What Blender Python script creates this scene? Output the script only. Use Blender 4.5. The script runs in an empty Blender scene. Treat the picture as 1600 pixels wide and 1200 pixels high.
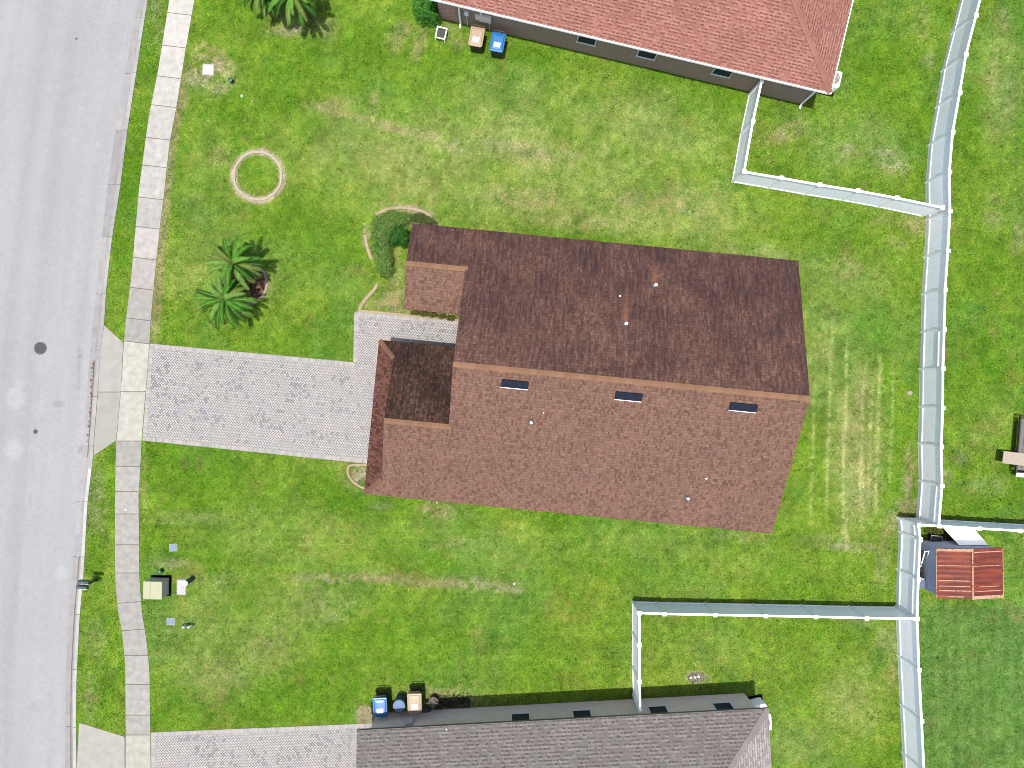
import bpy, bmesh, math, random
import numpy as np
from mathutils import Vector, Matrix
random.seed(7); rng = np.random.default_rng(7)
R = math.radians

# ------------------------------------------------------------------ camera, sky, sun
sc = bpy.context.scene
CAM_H = 36.4; S = 30.5; NX, NY = 782.0, 591.0          # height above ground, px per metre, nadir pixel in the photo
cd = bpy.data.cameras.new('camera'); cam = bpy.data.objects.new('camera', cd)
sc.collection.objects.link(cam); sc.camera = cam
cam.location = (0, 0, CAM_H); cam.rotation_euler = (0, 0, 0)
cd.sensor_width = 36; cd.lens = 36 * CAM_H * S / 1600.0
cd.shift_x = (800 - NX) / 1600.0; cd.shift_y = -(600 - NY) / 1600.0
cd.clip_start = 0.5; cd.clip_end = 800
SUN = Vector((-0.085, -0.105, 1)).normalized()
w = bpy.data.worlds.new('World'); sc.world = w; w.use_nodes = True
nt = w.node_tree; bg = nt.nodes['Background']
sky = nt.nodes.new('ShaderNodeTexSky'); sky.sky_type = 'NISHITA'; sky.sun_disc = False; sky.dust_density = 3.0; sky.ozone_density = 0.8; sky.air_density = 0.8
sky.sun_elevation = math.asin(SUN.z); sky.sun_rotation = math.atan2(SUN.x, SUN.y)
nt.links.new(sky.outputs[0], bg.inputs[0]); bg.inputs[1].default_value = 0.115
sd = bpy.data.lights.new('sun', 'SUN'); sd.energy = 3.5; sd.angle = R(0.53); sd.color = (1, 0.95, 0.87)
so = bpy.data.objects.new('sun', sd); sc.collection.objects.link(so)
so.rotation_euler = SUN.to_track_quat('Z', 'Y').to_euler()
sc.view_settings.view_transform = 'Standard'; sc.view_settings.look = 'None'
sc.cycles.pixel_filter_type = 'BLACKMAN_HARRIS'; sc.cycles.filter_width = 1.0
sc.view_settings.exposure = 1.34; sc.view_settings.gamma = 1
GAIN = 3.6                                             # sunlit picture value / albedo, to pick albedos

# ------------------------------------------------------------------ helpers
def lin(c):
    c = np.asarray(c, float) / 255.0
    return np.where(c <= 0.04045, c / 12.92, ((c + 0.055) / 1.055) ** 2.4)
def A(*c):                                             # sRGB picture tone -> albedo
    return tuple(np.clip(lin(c) / GAIN, 0.002, 0.85))
def P(px, py, z=0.0):                                  # photo pixel at height z -> world x, y
    f = (CAM_H - z) / CAM_H / S
    return ((px - NX) * f, -(py - NY) * f)
def P3(px, py, z=0.0): x, y = P(px, py, z); return (x, y, z)
COL = sc.collection

class MB:
    def __init__(s): s.v = []; s.f = []; s.c = []; s.uv = None
    def add(s, vs, fs, col=None):
        o = len(s.v); s.v += [tuple(p) for p in vs]; s.f += [tuple(i + o for i in f) for f in fs]
        s.c += [col] * len(fs); return s
    def box(s, c, size, rz=0.0, M=None, col=None, taper=1.0):
        hx, hy, hz = size[0] / 2, size[1] / 2, size[2] / 2; vs = []
        for z in (-1, 1):
            t = taper if z < 0 else 1.0
            for x, y in ((-1, -1), (1, -1), (1, 1), (-1, 1)):
                p = Vector((x * hx * t, y * hy * t, z * hz))
                if M is not None: p = M @ p
                if rz: p = Matrix.Rotation(rz, 3, 'Z') @ p
                vs.append((p.x + c[0], p.y + c[1], p.z + c[2]))
        return s.add(vs, [(3, 2, 1, 0), (4, 5, 6, 7), (0, 1, 5, 4), (1, 2, 6, 5), (2, 3, 7, 6), (3, 0, 4, 7)], col)
    def prism(s, poly, z0, z1, col=None):
        n = len(poly)
        a = sum(poly[i][0] * poly[(i + 1) % n][1] - poly[(i + 1) % n][0] * poly[i][1] for i in range(n))
        if a < 0: poly = poly[::-1]
        vs = [(p[0], p[1], z0) for p in poly] + [(p[0], p[1], z1) for p in poly]
        fs = [tuple(range(n - 1, -1, -1)), tuple(range(n, 2 * n))] + [(i, (i + 1) % n, n + (i + 1) % n, n + i) for i in range(n)]
        return s.add(vs, fs, col)
    def tube(s, pts, rad, seg=8, cap=True, col=None):
        pts = [Vector(p) for p in pts]; n = len(pts)
        if not hasattr(rad, '__len__'): rad = [rad] * n
        vs = []; fs = []
        for i, p in enumerate(pts):
            d = (pts[min(i + 1, n - 1)] - pts[max(i - 1, 0)]).normalized()
            a = d.orthogonal().normalized() if i == 0 else (a - d * a.dot(d)).normalized()
            b = d.cross(a)
            for k in range(seg):
                t = 2 * math.pi * k / seg; q = p + (a * math.cos(t) + b * math.sin(t)) * rad[i]; vs.append(tuple(q))
        for i in range(n - 1):
            for k in range(seg):
                k2 = (k + 1) % seg; fs.append((i * seg + k, i * seg + k2, (i + 1) * seg + k2, (i + 1) * seg + k))
        if cap: fs += [tuple(range(seg - 1, -1, -1)), tuple(range((n - 1) * seg, n * seg))]
        return s.add(vs, fs, col)
    def lathe(s, c, prof, seg=20, col=None):           # prof: (r, z) bottom to top
        vs = []; fs = []; n = len(prof)
        for r, z in prof:
            for k in range(seg):
                t = 2 * math.pi * k / seg; vs.append((c[0] + r * math.cos(t), c[1] + r * math.sin(t), c[2] + z))
        for i in range(n - 1):
            for k in range(seg):
                k2 = (k + 1) % seg; fs.append((i * seg + k, i * seg + k2, (i + 1) * seg + k2, (i + 1) * seg + k))
        fs += [tuple(range(seg - 1, -1, -1)), tuple(range((n - 1) * seg, n * seg))]
        return s.add(vs, fs, col)
    def build(s, name, mat, parent=None, bevel=0, smooth=False):
        me = bpy.data.meshes.new(name); me.from_pydata(s.v, [], s.f); me.update()
        if any(c is not None for c in s.c):
            at = me.color_attributes.new('Col', 'FLOAT_COLOR', 'CORNER'); arr = []
            for f, c in zip(s.f, s.c):
                c = c if c is not None else (1, 1, 1); arr += [c[0], c[1], c[2], 1.0] * len(f)
            at.data.foreach_set('color', arr)
        if smooth: me.polygons.foreach_set('use_smooth', [True] * len(me.polygons))
        me.materials.append(mat)
        o = bpy.data.objects.new(name, me); COL.objects.link(o)
        if parent is not None: o.parent = parent
        if bevel:
            m = o.modifiers.new('bevel', 'BEVEL'); m.width = bevel; m.segments = 2; m.limit_method = 'ANGLE'; m.angle_limit = R(35)
        return o

def tag(o, label, cat, group=None):
    o['label'] = label; o['category'] = cat
    if group: o['group'] = group
    return o
def thing(name, label, cat, loc=(0, 0, 0), rz=0, group=None):
    o = bpy.data.objects.new(name, None); COL.objects.link(o); o.location = loc; o.rotation_euler = (0, 0, rz)
    o.empty_display_size = 0.3
    return tag(o, label, cat, group)
def struct(o, kind='structure'): o['kind'] = kind; return o

# ------------------------------------------------------------------ materials
def newmat(name, rough=0.8, spec=0.3):
    m = bpy.data.materials.new(name); m.use_nodes = True; nt = m.node_tree; b = nt.nodes['Principled BSDF']
    b.inputs['Roughness'].default_value = rough
    b.inputs['Specular IOR Level'].default_value = spec
    return m, nt, b
def N(nt, typ, **kw):
    n = nt.nodes.new(typ)
    for k, v in kw.items():
        if k in n.bl_rna.properties: setattr(n, k, v)
        else: n.inputs[k.replace('_', ' ')].default_value = v
    return n
def mth(nt, op, a, b=None, c=None, clamp=False):
    n = nt.nodes.new('ShaderNodeMath'); n.operation = op; n.use_clamp = clamp
    for i, x in enumerate((a, b, c)):
        if x is None: continue
        if hasattr(x, 'links') or hasattr(x, 'is_linked'): nt.links.new(x, n.inputs[i])
        else: n.inputs[i].default_value = x
    return n.outputs[0]
def mix(nt, fac, a, b, mode='MIX'):
    n = nt.nodes.new('ShaderNodeMix'); n.data_type = 'RGBA'; n.blend_type = mode
    for s_, x in ((0, fac), (6, a), (7, b)):
        if hasattr(x, 'is_linked'): nt.links.new(x, n.inputs[s_])
        elif s_ == 0: n.inputs[0].default_value = x
        else: n.inputs[s_].default_value = (x[0], x[1], x[2], 1)
    return n.outputs[2]
def noise(nt, co, scale, detail=3, rough=0.6):
    n = nt.nodes.new('ShaderNodeTexNoise'); n.inputs['Scale'].default_value = scale
    n.inputs['Detail'].default_value = detail; n.inputs['Roughness'].default_value = rough
    if co is not None: nt.links.new(co, n.inputs['Vector'])
    return n.outputs['Fac']
def ramp(nt, fac, stops, interp='LINEAR'):
    n = nt.nodes.new('ShaderNodeValToRGB'); n.color_ramp.interpolation = interp; e = n.color_ramp.elements
    while len(e) < len(stops): e.new(0.5)
    for k, (p, c) in enumerate(stops):
        e[k].position = p; c = (c, c, c) if not hasattr(c, '__len__') else c; e[k].color = (c[0], c[1], c[2], 1)
    nt.links.new(fac, n.inputs[0]); return n.outputs[0]
def bump(nt, b, h, strength=0.4, dist=0.02):
    n = nt.nodes.new('ShaderNodeBump'); n.inputs['Strength'].default_value = strength; n.inputs['Distance'].default_value = dist
    nt.links.new(h, n.inputs['Height']); nt.links.new(n.outputs[0], b.inputs['Normal'])
def geo_pos(nt): return nt.nodes.new('ShaderNodeNewGeometry').outputs['Position']
def plain(name, col, rough=0.6, spec=0.4, var=0.15, scale=4, metal=0, bmp=0.0):
    m, nt, b = newmat(name, rough, spec); co = geo_pos(nt)
    n = noise(nt, co, scale, 4)
    f = ramp(nt, n, [(0.25, 1 - var), (0.75, 1 + var)])
    nt.links.new(mix(nt, 1.0, col, f, 'MULTIPLY'), b.inputs['Base Color']); b.inputs['Metallic'].default_value = metal
    if bmp: bump(nt, b, noise(nt, co, 60, 3), bmp, 0.01)
    return m
def vcol(name, rough=0.9, spec=0.15, fine=40, var=0.3, mid=6, midvar=0.12, bmp=0.5, bd=0.02):
    m, nt, b = newmat(name, rough, spec); co = geo_pos(nt)
    at = nt.nodes.new('ShaderNodeVertexColor'); at.layer_name = 'Col'
    c = mix(nt, 1.0, at.outputs[0], ramp(nt, noise(nt, co, fine, 3, 0.7), [(0.3, 1 - var), (0.7, 1 + var)]), 'MULTIPLY')
    c = mix(nt, 1.0, c, ramp(nt, noise(nt, co, mid, 4, 0.6), [(0.3, 1 - midvar), (0.7, 1 + midvar)]), 'MULTIPLY')
    nt.links.new(c, b.inputs['Base Color'])
    if bmp: bump(nt, b, noise(nt, co, fine * 0.7, 3, 0.7), bmp, bd)
    return m

def shingle(name, pal, dash=None, rows=0.145, tooth=0.09, streak=0.0, streakcol=(0.03, 0.025, 0.025), rust=None, patch=0.12, vlow=None):
    """laminated shingles; UV are metres along the eave and up the slope; pal = four albedos dark..light with weights"""
    m, nt, b = newmat(name, 0.95, 0.08)
    uv = nt.nodes.new('ShaderNodeUVMap'); sp = nt.nodes.new('ShaderNodeSeparateXYZ'); nt.links.new(uv.outputs[0], sp.inputs[0])
    u, v = sp.outputs[0], sp.outputs[1]
    vr = mth(nt, 'DIVIDE', v, rows); row = mth(nt, 'FLOOR', vr); fv = mth(nt, 'FRACT', vr)
    wn = nt.nodes.new('ShaderNodeTexWhiteNoise'); wn.noise_dimensions = '1D'; nt.links.new(row, wn.inputs['W'])
    us = mth(nt, 'ADD', mth(nt, 'DIVIDE', u, tooth), mth(nt, 'MULTIPLY', wn.outputs[0], 9.0))
    warp = nt.nodes.new('ShaderNodeTexNoise'); warp.noise_dimensions = '2D'; warp.inputs['Scale'].default_value = 2.2
    nt.links.new(uv.outputs[0], warp.inputs['Vector'])
    us = mth(nt, 'ADD', us, mth(nt, 'MULTIPLY', warp.outputs['Fac'], 1.5))
    colm = mth(nt, 'FLOOR', us); fu = mth(nt, 'FRACT', us)
    cx = nt.nodes.new('ShaderNodeCombineXYZ'); nt.links.new(colm, cx.inputs[0]); nt.links.new(row, cx.inputs[1])
    w2 = nt.nodes.new('ShaderNodeTexWhiteNoise'); w2.noise_dimensions = '2D'; nt.links.new(cx.outputs[0], w2.inputs['Vector'])
    t = ramp(nt, w2.outputs[0], pal, 'CONSTANT')
    if dash is not None:                                # printed dark band at the butt of every other tab
        a = mth(nt, 'LESS_THAN', fv, 0.42); w3 = mth(nt, 'GREATER_THAN', w2.outputs[0], 0.42)
        side = mth(nt, 'LESS_THAN', fu, 0.8)
        k = mth(nt, 'MULTIPLY', mth(nt, 'MULTIPLY', a, w3), side)
        t = mix(nt, mth(nt, 'MULTIPLY', k, 0.85), t, dash)
    # shadow line of each course edge, painted in as a darker granule band
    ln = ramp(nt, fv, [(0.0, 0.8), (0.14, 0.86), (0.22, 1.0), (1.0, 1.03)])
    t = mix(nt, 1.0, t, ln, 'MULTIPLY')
    mp = nt.nodes.new('ShaderNodeMapping'); nt.links.new(uv.outputs[0], mp.inputs[0])
    g = noise(nt, mp.outputs[0], 45, 2, 0.8); t = mix(nt, 1.0, t, ramp(nt, g, [(0.3, 0.8), (0.7, 1.2)]), 'MULTIPLY')
    g = noise(nt, mp.outputs[0], 7, 3, 0.7); t = mix(nt, 1.0, t, ramp(nt, g, [(0.32, 0.8), (0.68, 1.2)]), 'MULTIPLY')
    p = noise(nt, mp.outputs[0], 0.55, 5, 0.62); t = mix(nt, 1.0, t, ramp(nt, p, [(0.3, 1 - patch), (0.7, 1 + patch)]), 'MULTIPLY')
    if streak:                                          # algae that runs down the slope
        mp2 = nt.nodes.new('ShaderNodeMapping'); mp2.inputs['Scale'].default_value = (5.0, 0.55, 1); nt.links.new(uv.outputs[0], mp2.inputs[0])
        s1 = noise(nt, mp2.outputs[0], 1.6, 5, 0.65)
        s2 = noise(nt, mp.outputs[0], 0.35, 4, 0.6)
        f = mth(nt, 'ADD', mth(nt, 'MULTIPLY', s1, 0.7), mth(nt, 'MULTIPLY', s2, 0.5))
        f = ramp(nt, f, [(0.48, 0.0), (0.74, 1.0)])
        f = mth(nt, 'MULTIPLY', f, streak)
        if vlow is not None:                            # heavier towards the eave
            f = mth(nt, 'ADD', f, mth(nt, 'MULTIPLY', ramp(nt, mth(nt, 'DIVIDE', mth(nt, 'SUBTRACT', v, vlow[0]), vlow[1] - vlow[0]), [(0.0, 1.0), (1.0, 0.0)]), vlow[2]))
        t = mix(nt, f, t, streakcol)
    if rust:
        for (u0, v0, w0, L, k) in rust:                 # washed clean below metal pipes
            du = mth(nt, 'ABSOLUTE', mth(nt, 'SUBTRACT', u, u0)); fu_ = mth(nt, 'SUBTRACT', 1.0, mth(nt, 'DIVIDE', du, w0), clamp=True)
            dv = mth(nt, 'DIVIDE', mth(nt, 'SUBTRACT', v0, v), L)
            ok = mth(nt, 'MULTIPLY', mth(nt, 'GREATER_THAN', dv, 0.0), mth(nt, 'SUBTRACT', 1.0, dv, clamp=True))
            fac = mth(nt, 'MULTIPLY', mth(nt, 'MULTIPLY', fu_, ok), k, clamp=True)
            t = mix(nt, fac, t, A(160, 112, 90))
    nt.links.new(t, b.inputs['Base Color'])
    h = mth(nt, 'ADD', mth(nt, 'MULTIPLY', mth(nt, 'SUBTRACT', 1.0, fv), 0.6), mth(nt, 'MULTIPLY', w2.outputs[0], 0.5))
    bump(nt, b, h, 0.5, 0.012)
    return m

WHITE = plain('white_vinyl', (0.8, 0.8, 0.8), 0.35, 0.5, 0.03, 2)
M_PANEL = plain('vinyl_panel', (0.85, 0.86, 0.93), 0.4, 0.5, 0.05, 3)
M_GUTTER = plain('gutter_paint', (0.78, 0.78, 0.78), 0.4, 0.5, 0.05, 3)
M_BLACK = plain('black_plastic', (0.015, 0.015, 0.016), 0.5, 0.4)
M_DARKMETAL = plain('dark_metal', (0.05, 0.05, 0.055), 0.5, 0.5)
M_GLASS, _nt, _b = newmat('window_glass', 0.3, 0.12); _b.inputs['Base Color'].default_value = (0.01, 0.014, 0.034, 1)
M_CONC = vcol('concrete_slab', 0.92, 0.15, 55, 0.07, 2.2, 0.09, 0.25, 0.01)
M_WALK = vcol('sidewalk_concrete', 0.92, 0.15, 30, 0.09, 3.0, 0.16, 0.3, 0.01)
M_PAVER = vcol('paver_stone', 0.9, 0.15, 70, 0.06, 3, 0.04, 0.3, 0.006)
M_EDGE = plain('tan_edging_concrete', A(214, 194, 162), 0.9, 0.1, 0.18, 7, bmp=0.4)

# ------------------------------------------------------------------ ground colour fields (numpy)
def vnoise(x, y, cell, seed):
    r = np.random.default_rng(seed).random((257, 257)); r[256] = r[0]; r[:, 256] = r[:, 0]; X = x / cell; Y = y / cell
    xi = np.floor(X).astype(int); yi = np.floor(Y).astype(int); fx = X - xi; fy = Y - yi
    fx = fx * fx * (3 - 2 * fx); fy = fy * fy * (3 - 2 * fy); xi %= 256; yi %= 256
    return (r[xi, yi] * (1 - fx) + r[xi + 1, yi] * fx) * (1 - fy) + (r[xi, yi + 1] * (1 - fx) + r[xi + 1, yi + 1] * fx) * fy
def fbm(x, y, cell, seed, o=4):
    t = 0; a = 1; s = 0
    for k in range(o): t = t + a * vnoise(x + 3.7 * k, y - 1.3 * k, cell / 2 ** k, seed + k); s += a; a *= 0.6
    return t / s
def sm(a, b, x): t = np.clip((x - a) / (b - a), 0, 1); return t * t * (3 - 2 * t)
def blob(px, py, cx, cy, rx, ry, ang=0):
    c, s = math.cos(R(ang)), math.sin(R(ang)); dx = px - cx; dy = py - cy
    return np.sqrt(((dx * c + dy * s) / rx) ** 2 + ((-dx * s + dy * c) / ry) ** 2)

TAN = [  # cx, cy, rx, ry, angle, strength : worn or bare places in the lawn, photo pixels
 (335,95,38,22,30,.9),(312,118,26,26,0,.8),(345,135,30,14,-20,.5),(345,245,26,14,0,.35),(620,60,16,24,20,.5),(655,70,12,28,10,.6),(635,48,12,14,0,.6),
 (455,45,40,14,0,.75),(512,45,16,18,0,.6),(436,26,26,14,40,.5),(470,35,40,26,0,.4),(712,62,22,16,60,.4),(697,42,10,10,0,.4),
 (520,172,50,11,14,.55),(600,196,70,10,17,.6),(690,222,70,12,20,.5),(830,235,120,16,8,.3),(530,158,30,9,0,.5),(585,165,10,24,0,.45),
 (640,340,30,20,10,.3),(820,312,70,20,5,.6),(905,345,110,20,6,.45),(1060,322,44,14,20,.55),(1000,312,50,16,0,.45),(1180,395,70,18,8,.35),
 (1228,208,36,16,-30,.7),(1402,262,22,14,10,.7),(1390,250,30,26,0,.35),(1325,232,14,10,0,.6),(1378,240,30,8,0,.55),(1450,95,12,22,15,.35),(1440,35,16,40,0,.3),
 (1430,350,26,18,20,.6),(1395,342,30,12,0,.35),(1420,740,10,46,4,.75),(1415,790,22,18,0,.5),(1392,820,13,34,10,.65),(1380,860,13,60,6,.4),
 (1330,855,55,9,2,.6),(1345,640,16,62,2,.45),(1345,760,30,60,0,.35),(1320,420,24,22,30,.45),(1340,700,50,80,0,.28),
 (620,905,190,8,1,.8),(470,903,40,10,0,.45),(690,911,90,9,3,.9),(780,918,40,8,8,.6),(560,902,60,9,0,.6),(810,922,14,5,0,.6),
 (672,796,20,14,0,.65),(700,800,40,14,0,.5),(595,790,22,10,0,.35),(545,745,16,32,-30,.35),(710,850,50,12,0,.3),(290,808,80,12,0,.25),
 (270,880,34,10,0,.5),(690,1088,75,14,5,.8),(705,1090,40,16,0,.8),(572,1118,18,17,0,1.3),(790,1110,40,8,0,.4),(1088,1058,22,11,0,1.2),
 (1396,1040,7,60,2,.5),(1385,1000,20,30,0,.3),(1340,970,50,8,0,.3),(1090,815,50,8,4,.35),(1150,840,60,8,4,.35),(1300,845,60,14,0,.3),
 (240,15,14,16,0,.6),(250,60,10,30,0,.4),(418,445,12,30,0,.3),(560,743,15,16,0,1.4),(500,903,60,9,0,.7),(330,905,60,10,0,.3),(250,425,9,150,5,.8),(262,260,11,110,8,.75),(285,150,12,40,8,.5),
 (222,1050,0.1,0.1,0,0),(585,458,8,8,0,.2),(560,757,10,14,0,.3),(1500,715,14,12,0,.45),(1480,745,10,14,0,.4),(1540,760,44,20,0,.25),(620,470,30,34,0,.75),(600,475,36,14,0,.7),(690,492,34,8,6,.8),(618,425,14,40,0,.6),(640,328,40,7,8,1.2),(572,370,6,20,0,1.0),
 (1552,120,8,40,5,.45),(1575,150,20,60,0,.3),(1570,30,8,20,0,.45),(1550,340,18,20,0,.3),(1590,370,10,30,0,.4),(1555,310,10,10,0,.5),
 (1400,380,20,12,30,.3),(225,760,6,70,0,.4),(150,780,18,60,0,.4),(150,1000,20,40,0,.3),(140,1080,14,50,0,.3),(430,1010,60,50,0,.28),(500,950,60,40,0,.3),(340,1060,60,40,0,.35)]
PALE = [(760,250,330,110,3,.75),(600,240,150,60,0,.5),(1000,190,190,70,10,.6),(1050,330,150,60,5,.7),(900,300,200,50,5,.5),(1280,520,60,150,0,.55),(1340,690,50,150,0,.9),
 (1340,440,70,60,0,.4),(330,300,60,120,0,.35),(300,420,50,60,0,.4),(440,830,160,60,0,.3),(800,850,500,40,5,.25),(500,700,60,40,0,.3),(330,1000,110,120,0,.4),
 (420,960,80,70,0,.35),(1330,220,90,60,0,.4),(1240,30,80,30,0,.5),(1560,130,40,120,0,.45),(1250,1160,60,40,0,.4),(1330,1100,60,70,0,.5),(1100,1010,80,40,0,.35),(780,160,120,60,10,.4),(1540,650,60,60,0,.25)]
LUSH = [(860,90,60,30,12,.7),(700,90,90,40,0,.4),(430,160,50,40,0,.5),(470,370,120,70,0,.7),(480,520,110,40,0,.7),(560,620,30,30,0,.4),(560,780,80,40,10,.9),(690,860,80,40,0,.6),
 (300,720,120,40,3,.8),(420,1090,160,50,0,.7),(640,1000,120,60,0,.6),(880,1040,100,70,0,.5),(1100,170,70,40,10,.5),(1380,90,60,60,0,.6),(960,880,180,30,4,.6),(860,370,40,30,0,.5),
 (910,365,30,30,0,.7),(1340,400,50,20,0,.6),(260,40,50,60,0,.6),(200,350,22,230,5,1.0),(150,870,18,80,0,.8),(160,1080,22,60,0,.6),(1530,450,60,140,0,.7),(1500,620,60,60,0,.6),(1560,560,60,80,0,.8),(320,560,90,30,5,.8),(1200,250,60,30,10,.5),(1090,990,100,40,0,.4)]
def grass_rgb(x, y, fine=True):
    px = NX + S * x; py = NY - S * y
    n1 = fbm(x, y, 5.0, 11); n2 = fbm(x, y, 1.6, 23); n3 = fbm(x, y, .55, 37, 3); n4 = vnoise(x, y, .12, 53); nm = fbm(x + 5, y + 2, .9, 171, 3)
    green = lin((119, 166, 42)); deep = lin((92, 150, 24)); yel = lin((150, 180, 66)); pale = lin((182, 195, 120)); tan = lin((196, 178, 136)); grey = lin((196, 194, 172)); blue = lin((112, 158, 80)); brn = lin((158, 134, 84))
    t = sm(.30, .74, n1 * .6 + n2 * .4)[..., None] * .8; c = green * (1 - t) + yel * t
    d = sm(.55, .78, 1 - (n1 * .3 + n2 * .4 + n3 * .3))[..., None]; c = c * (1 - d * .35) + deep * d * .35
    cl_ = (sm(.5, .72, fbm(x + 31, y - 12, 3.2, 131, 3)) * .28)[..., None]; c = c * (1 - cl_) + lin((104, 158, 84)) * cl_
    m = np.zeros_like(x)
    for (a, b, rx, ry, an, k) in PALE: m = np.maximum(m, min(1, k * 1.25) * sm(1.25, .3, blob(px, py, a, b, rx, ry, an)))
    m = m * (.35 + .65 * sm(.25, .7, n2 * .6 + n3 * .4)) * .85; m = m[..., None]; c = c * (1 - m) + pale * m * .8 + yel * m * .2
    m = np.zeros_like(x)
    for (a, b, rx, ry, an, k) in LUSH: m = np.maximum(m, k * sm(1.3, .3, blob(px, py, a, b, rx, ry, an)))
    m = (m * sm(.2, .6, n2))[..., None]; c = c * (1 - m) + (deep * .45 + green * .55) * m
    # south-east lot: cooler, even turf with mowing lines
    m = (sm(1425, 1445, px) * sm(925, 960, py))[..., None]; st = (0.5 + 0.5 * np.sin(px / 19 * 2 * math.pi + 2 * n1))[..., None]
    c = c * (1 - m * .75) + (blue * (0.9 + .2 * st)) * m * .75
    # tyre and mower lines behind the house
    li = np.zeros_like(x)
    for cx, a, b_, k in ((1273, 560, 820, .45), (1297, 520, 800, .75), (1322, 540, 850, 1), (1349, 600, 800, 1), (1362, 600, 780, .6), (1374, 560, 800, .8), (1395, 560, 760, .5), (1328, 800, 850, .9), (1353, 740, 820, .7)):
        off = cx - (py - 600) * .03 * (1 if py is not None else 0) + 3 * (n2 - .5)
        li = np.maximum(li, k * sm(3.6, 1.2, np.abs(px - off)) * sm(a - 30, a + 20, py) * sm(b_ + 20, b_ - 30, py))
    li = (li * (.25 + .75 * sm(.25, .5, n3 * .5 + n4 * .5)))[..., None]; c = c * (1 - li * .9) + (pale * 1.4) * li * .9
    # faint mowing lines, lower lawn
    s2 = np.sin((py - px * .03) / 13 * 2 * math.pi) * sm(760, 800, py) * sm(1120, 1000, py) * .05; c = c * (1 + s2[..., None])
    m = np.zeros_like(x)
    for (a, b, rx, ry, an, k) in TAN:
        if k: m = np.maximum(m, k * sm(1.35, .35, blob(px, py, a, b, rx, ry, an) + .9 * (n3 - .5)))
    m = np.clip(m * sm(.28, .6, n3 * .55 + n4 * .45) * 1.15, 0, 1)[..., None]
    tg = sm(.45, .6, fbm(x, y, 3, 91, 2))[..., None]; c = c * (1 - m * .85) + (tan * (1 - tg * .5) + grey * tg * .5) * m * .85
    # sparse dead specks everywhere
    sp = (sm(.74, .84, n3) * sm(.45, .7, n4) * .35)[..., None]; c = c * (1 - sp) + (pale if True else tan) * sp
    br = (sm(.66, .85, fbm(x, y, 1.1, 77, 3)) * .3)[..., None]; c = c * (1 - br) + brn * br
    e_ = px - np.interp(py, [p[1] for p in SWR], [p[0] for p in SWR]); m = (sm(13, 9, e_ + 4 * (n3 - .5)) * (e_ > -6) * sm(95, 150, py) * sm(545, 480, py) * .8 * (.5 + .5 * n4))[..., None]; c = c * (1 - m) + lin((172, 168, 112)) * m
    # sandy halo of the empty tree ring
    rr = np.hypot((px - 403) / 1.02, py - 275)
    m = (sm(7, 3, np.abs(rr - 38) + 5 * (n3 - .5)) * .85)[..., None]; c = c * (1 - m) + lin((212, 196, 168)) * m
    n5 = vnoise(x + 9, y, .062, 59); n6 = vnoise(x, y + 5, .24, 67); g_ = (n4 * .4 + n5 * .75 + n6 * .15) / 1.3
    c = c * (1 + .55 * (nm - .5))[..., None]
    if not fine: g_ = .5 + .16 * (n6 - .5)
    c = c * (-.2 + 2.5 * g_).clip(.1, 3)[..., None] * np.stack([1 + .3 * (n6 - .5), np.ones_like(x), 1 + .5 * ((n5 if fine else n6) - .5)], -1)
    return c, None
def inpoly(x, y, poly):
    r = np.zeros(x.shape, bool); n = len(poly)
    for i in range(n):
        x1, y1 = poly[i]; x2, y2 = poly[(i + 1) % n]
        if y1 == y2: continue
        r ^= ((y1 > y) != (y2 > y)) & (x < (x2 - x1) * (y - y1) / (y2 - y1) + x1)
    return r

# polylines along the road (photo pixels, ground level)
ASPH = [(228,-80),(215,0),(195,112),(180,200),(166,300),(160,355),(150,450),(140,545),(136,600),(130,690),(120,775),(114,875),(107,957),(102,1050),(101,1200),(101,1290)]
KERB = [(244,-80),(231,0),(220,70),(200,200),(187,300),(175,375),(166,457),(163,507),(157,550),(154,600),(147,687),(146,712),(137,787),(131,897),(125,962),(120,1062),(119,1125),(120,1200),(121,1290)]
SWL = [(279,-80),(265,0),(247,112),(232,187),(217,300),(215,325),(205,437),(197,500),(194,535),(190,600),(185,662),(182,690),(180,775),(180,897),(184,950),(191,987),(196,1037),(197,1150),(196,1290)]
SWR = [(318,-80),(304,0),(290,80),(277,162),(265,225),(257,300),(250,357),(244,412),(236,500),(234,535),(229,600),(222,682),(220,725),(217,775),(218,897),(222,955),(230,1005),(234,1050),(235,1125),(237,1290)]
def xat(pl, y):
    ys = [p[1] for p in pl]; xs = [p[0] for p in pl]; return float(np.interp(y, ys, xs))
def wpx(pl): return [P(*p) for p in pl]
far_k = [P(258, -160), P(560, -2200)]

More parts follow.
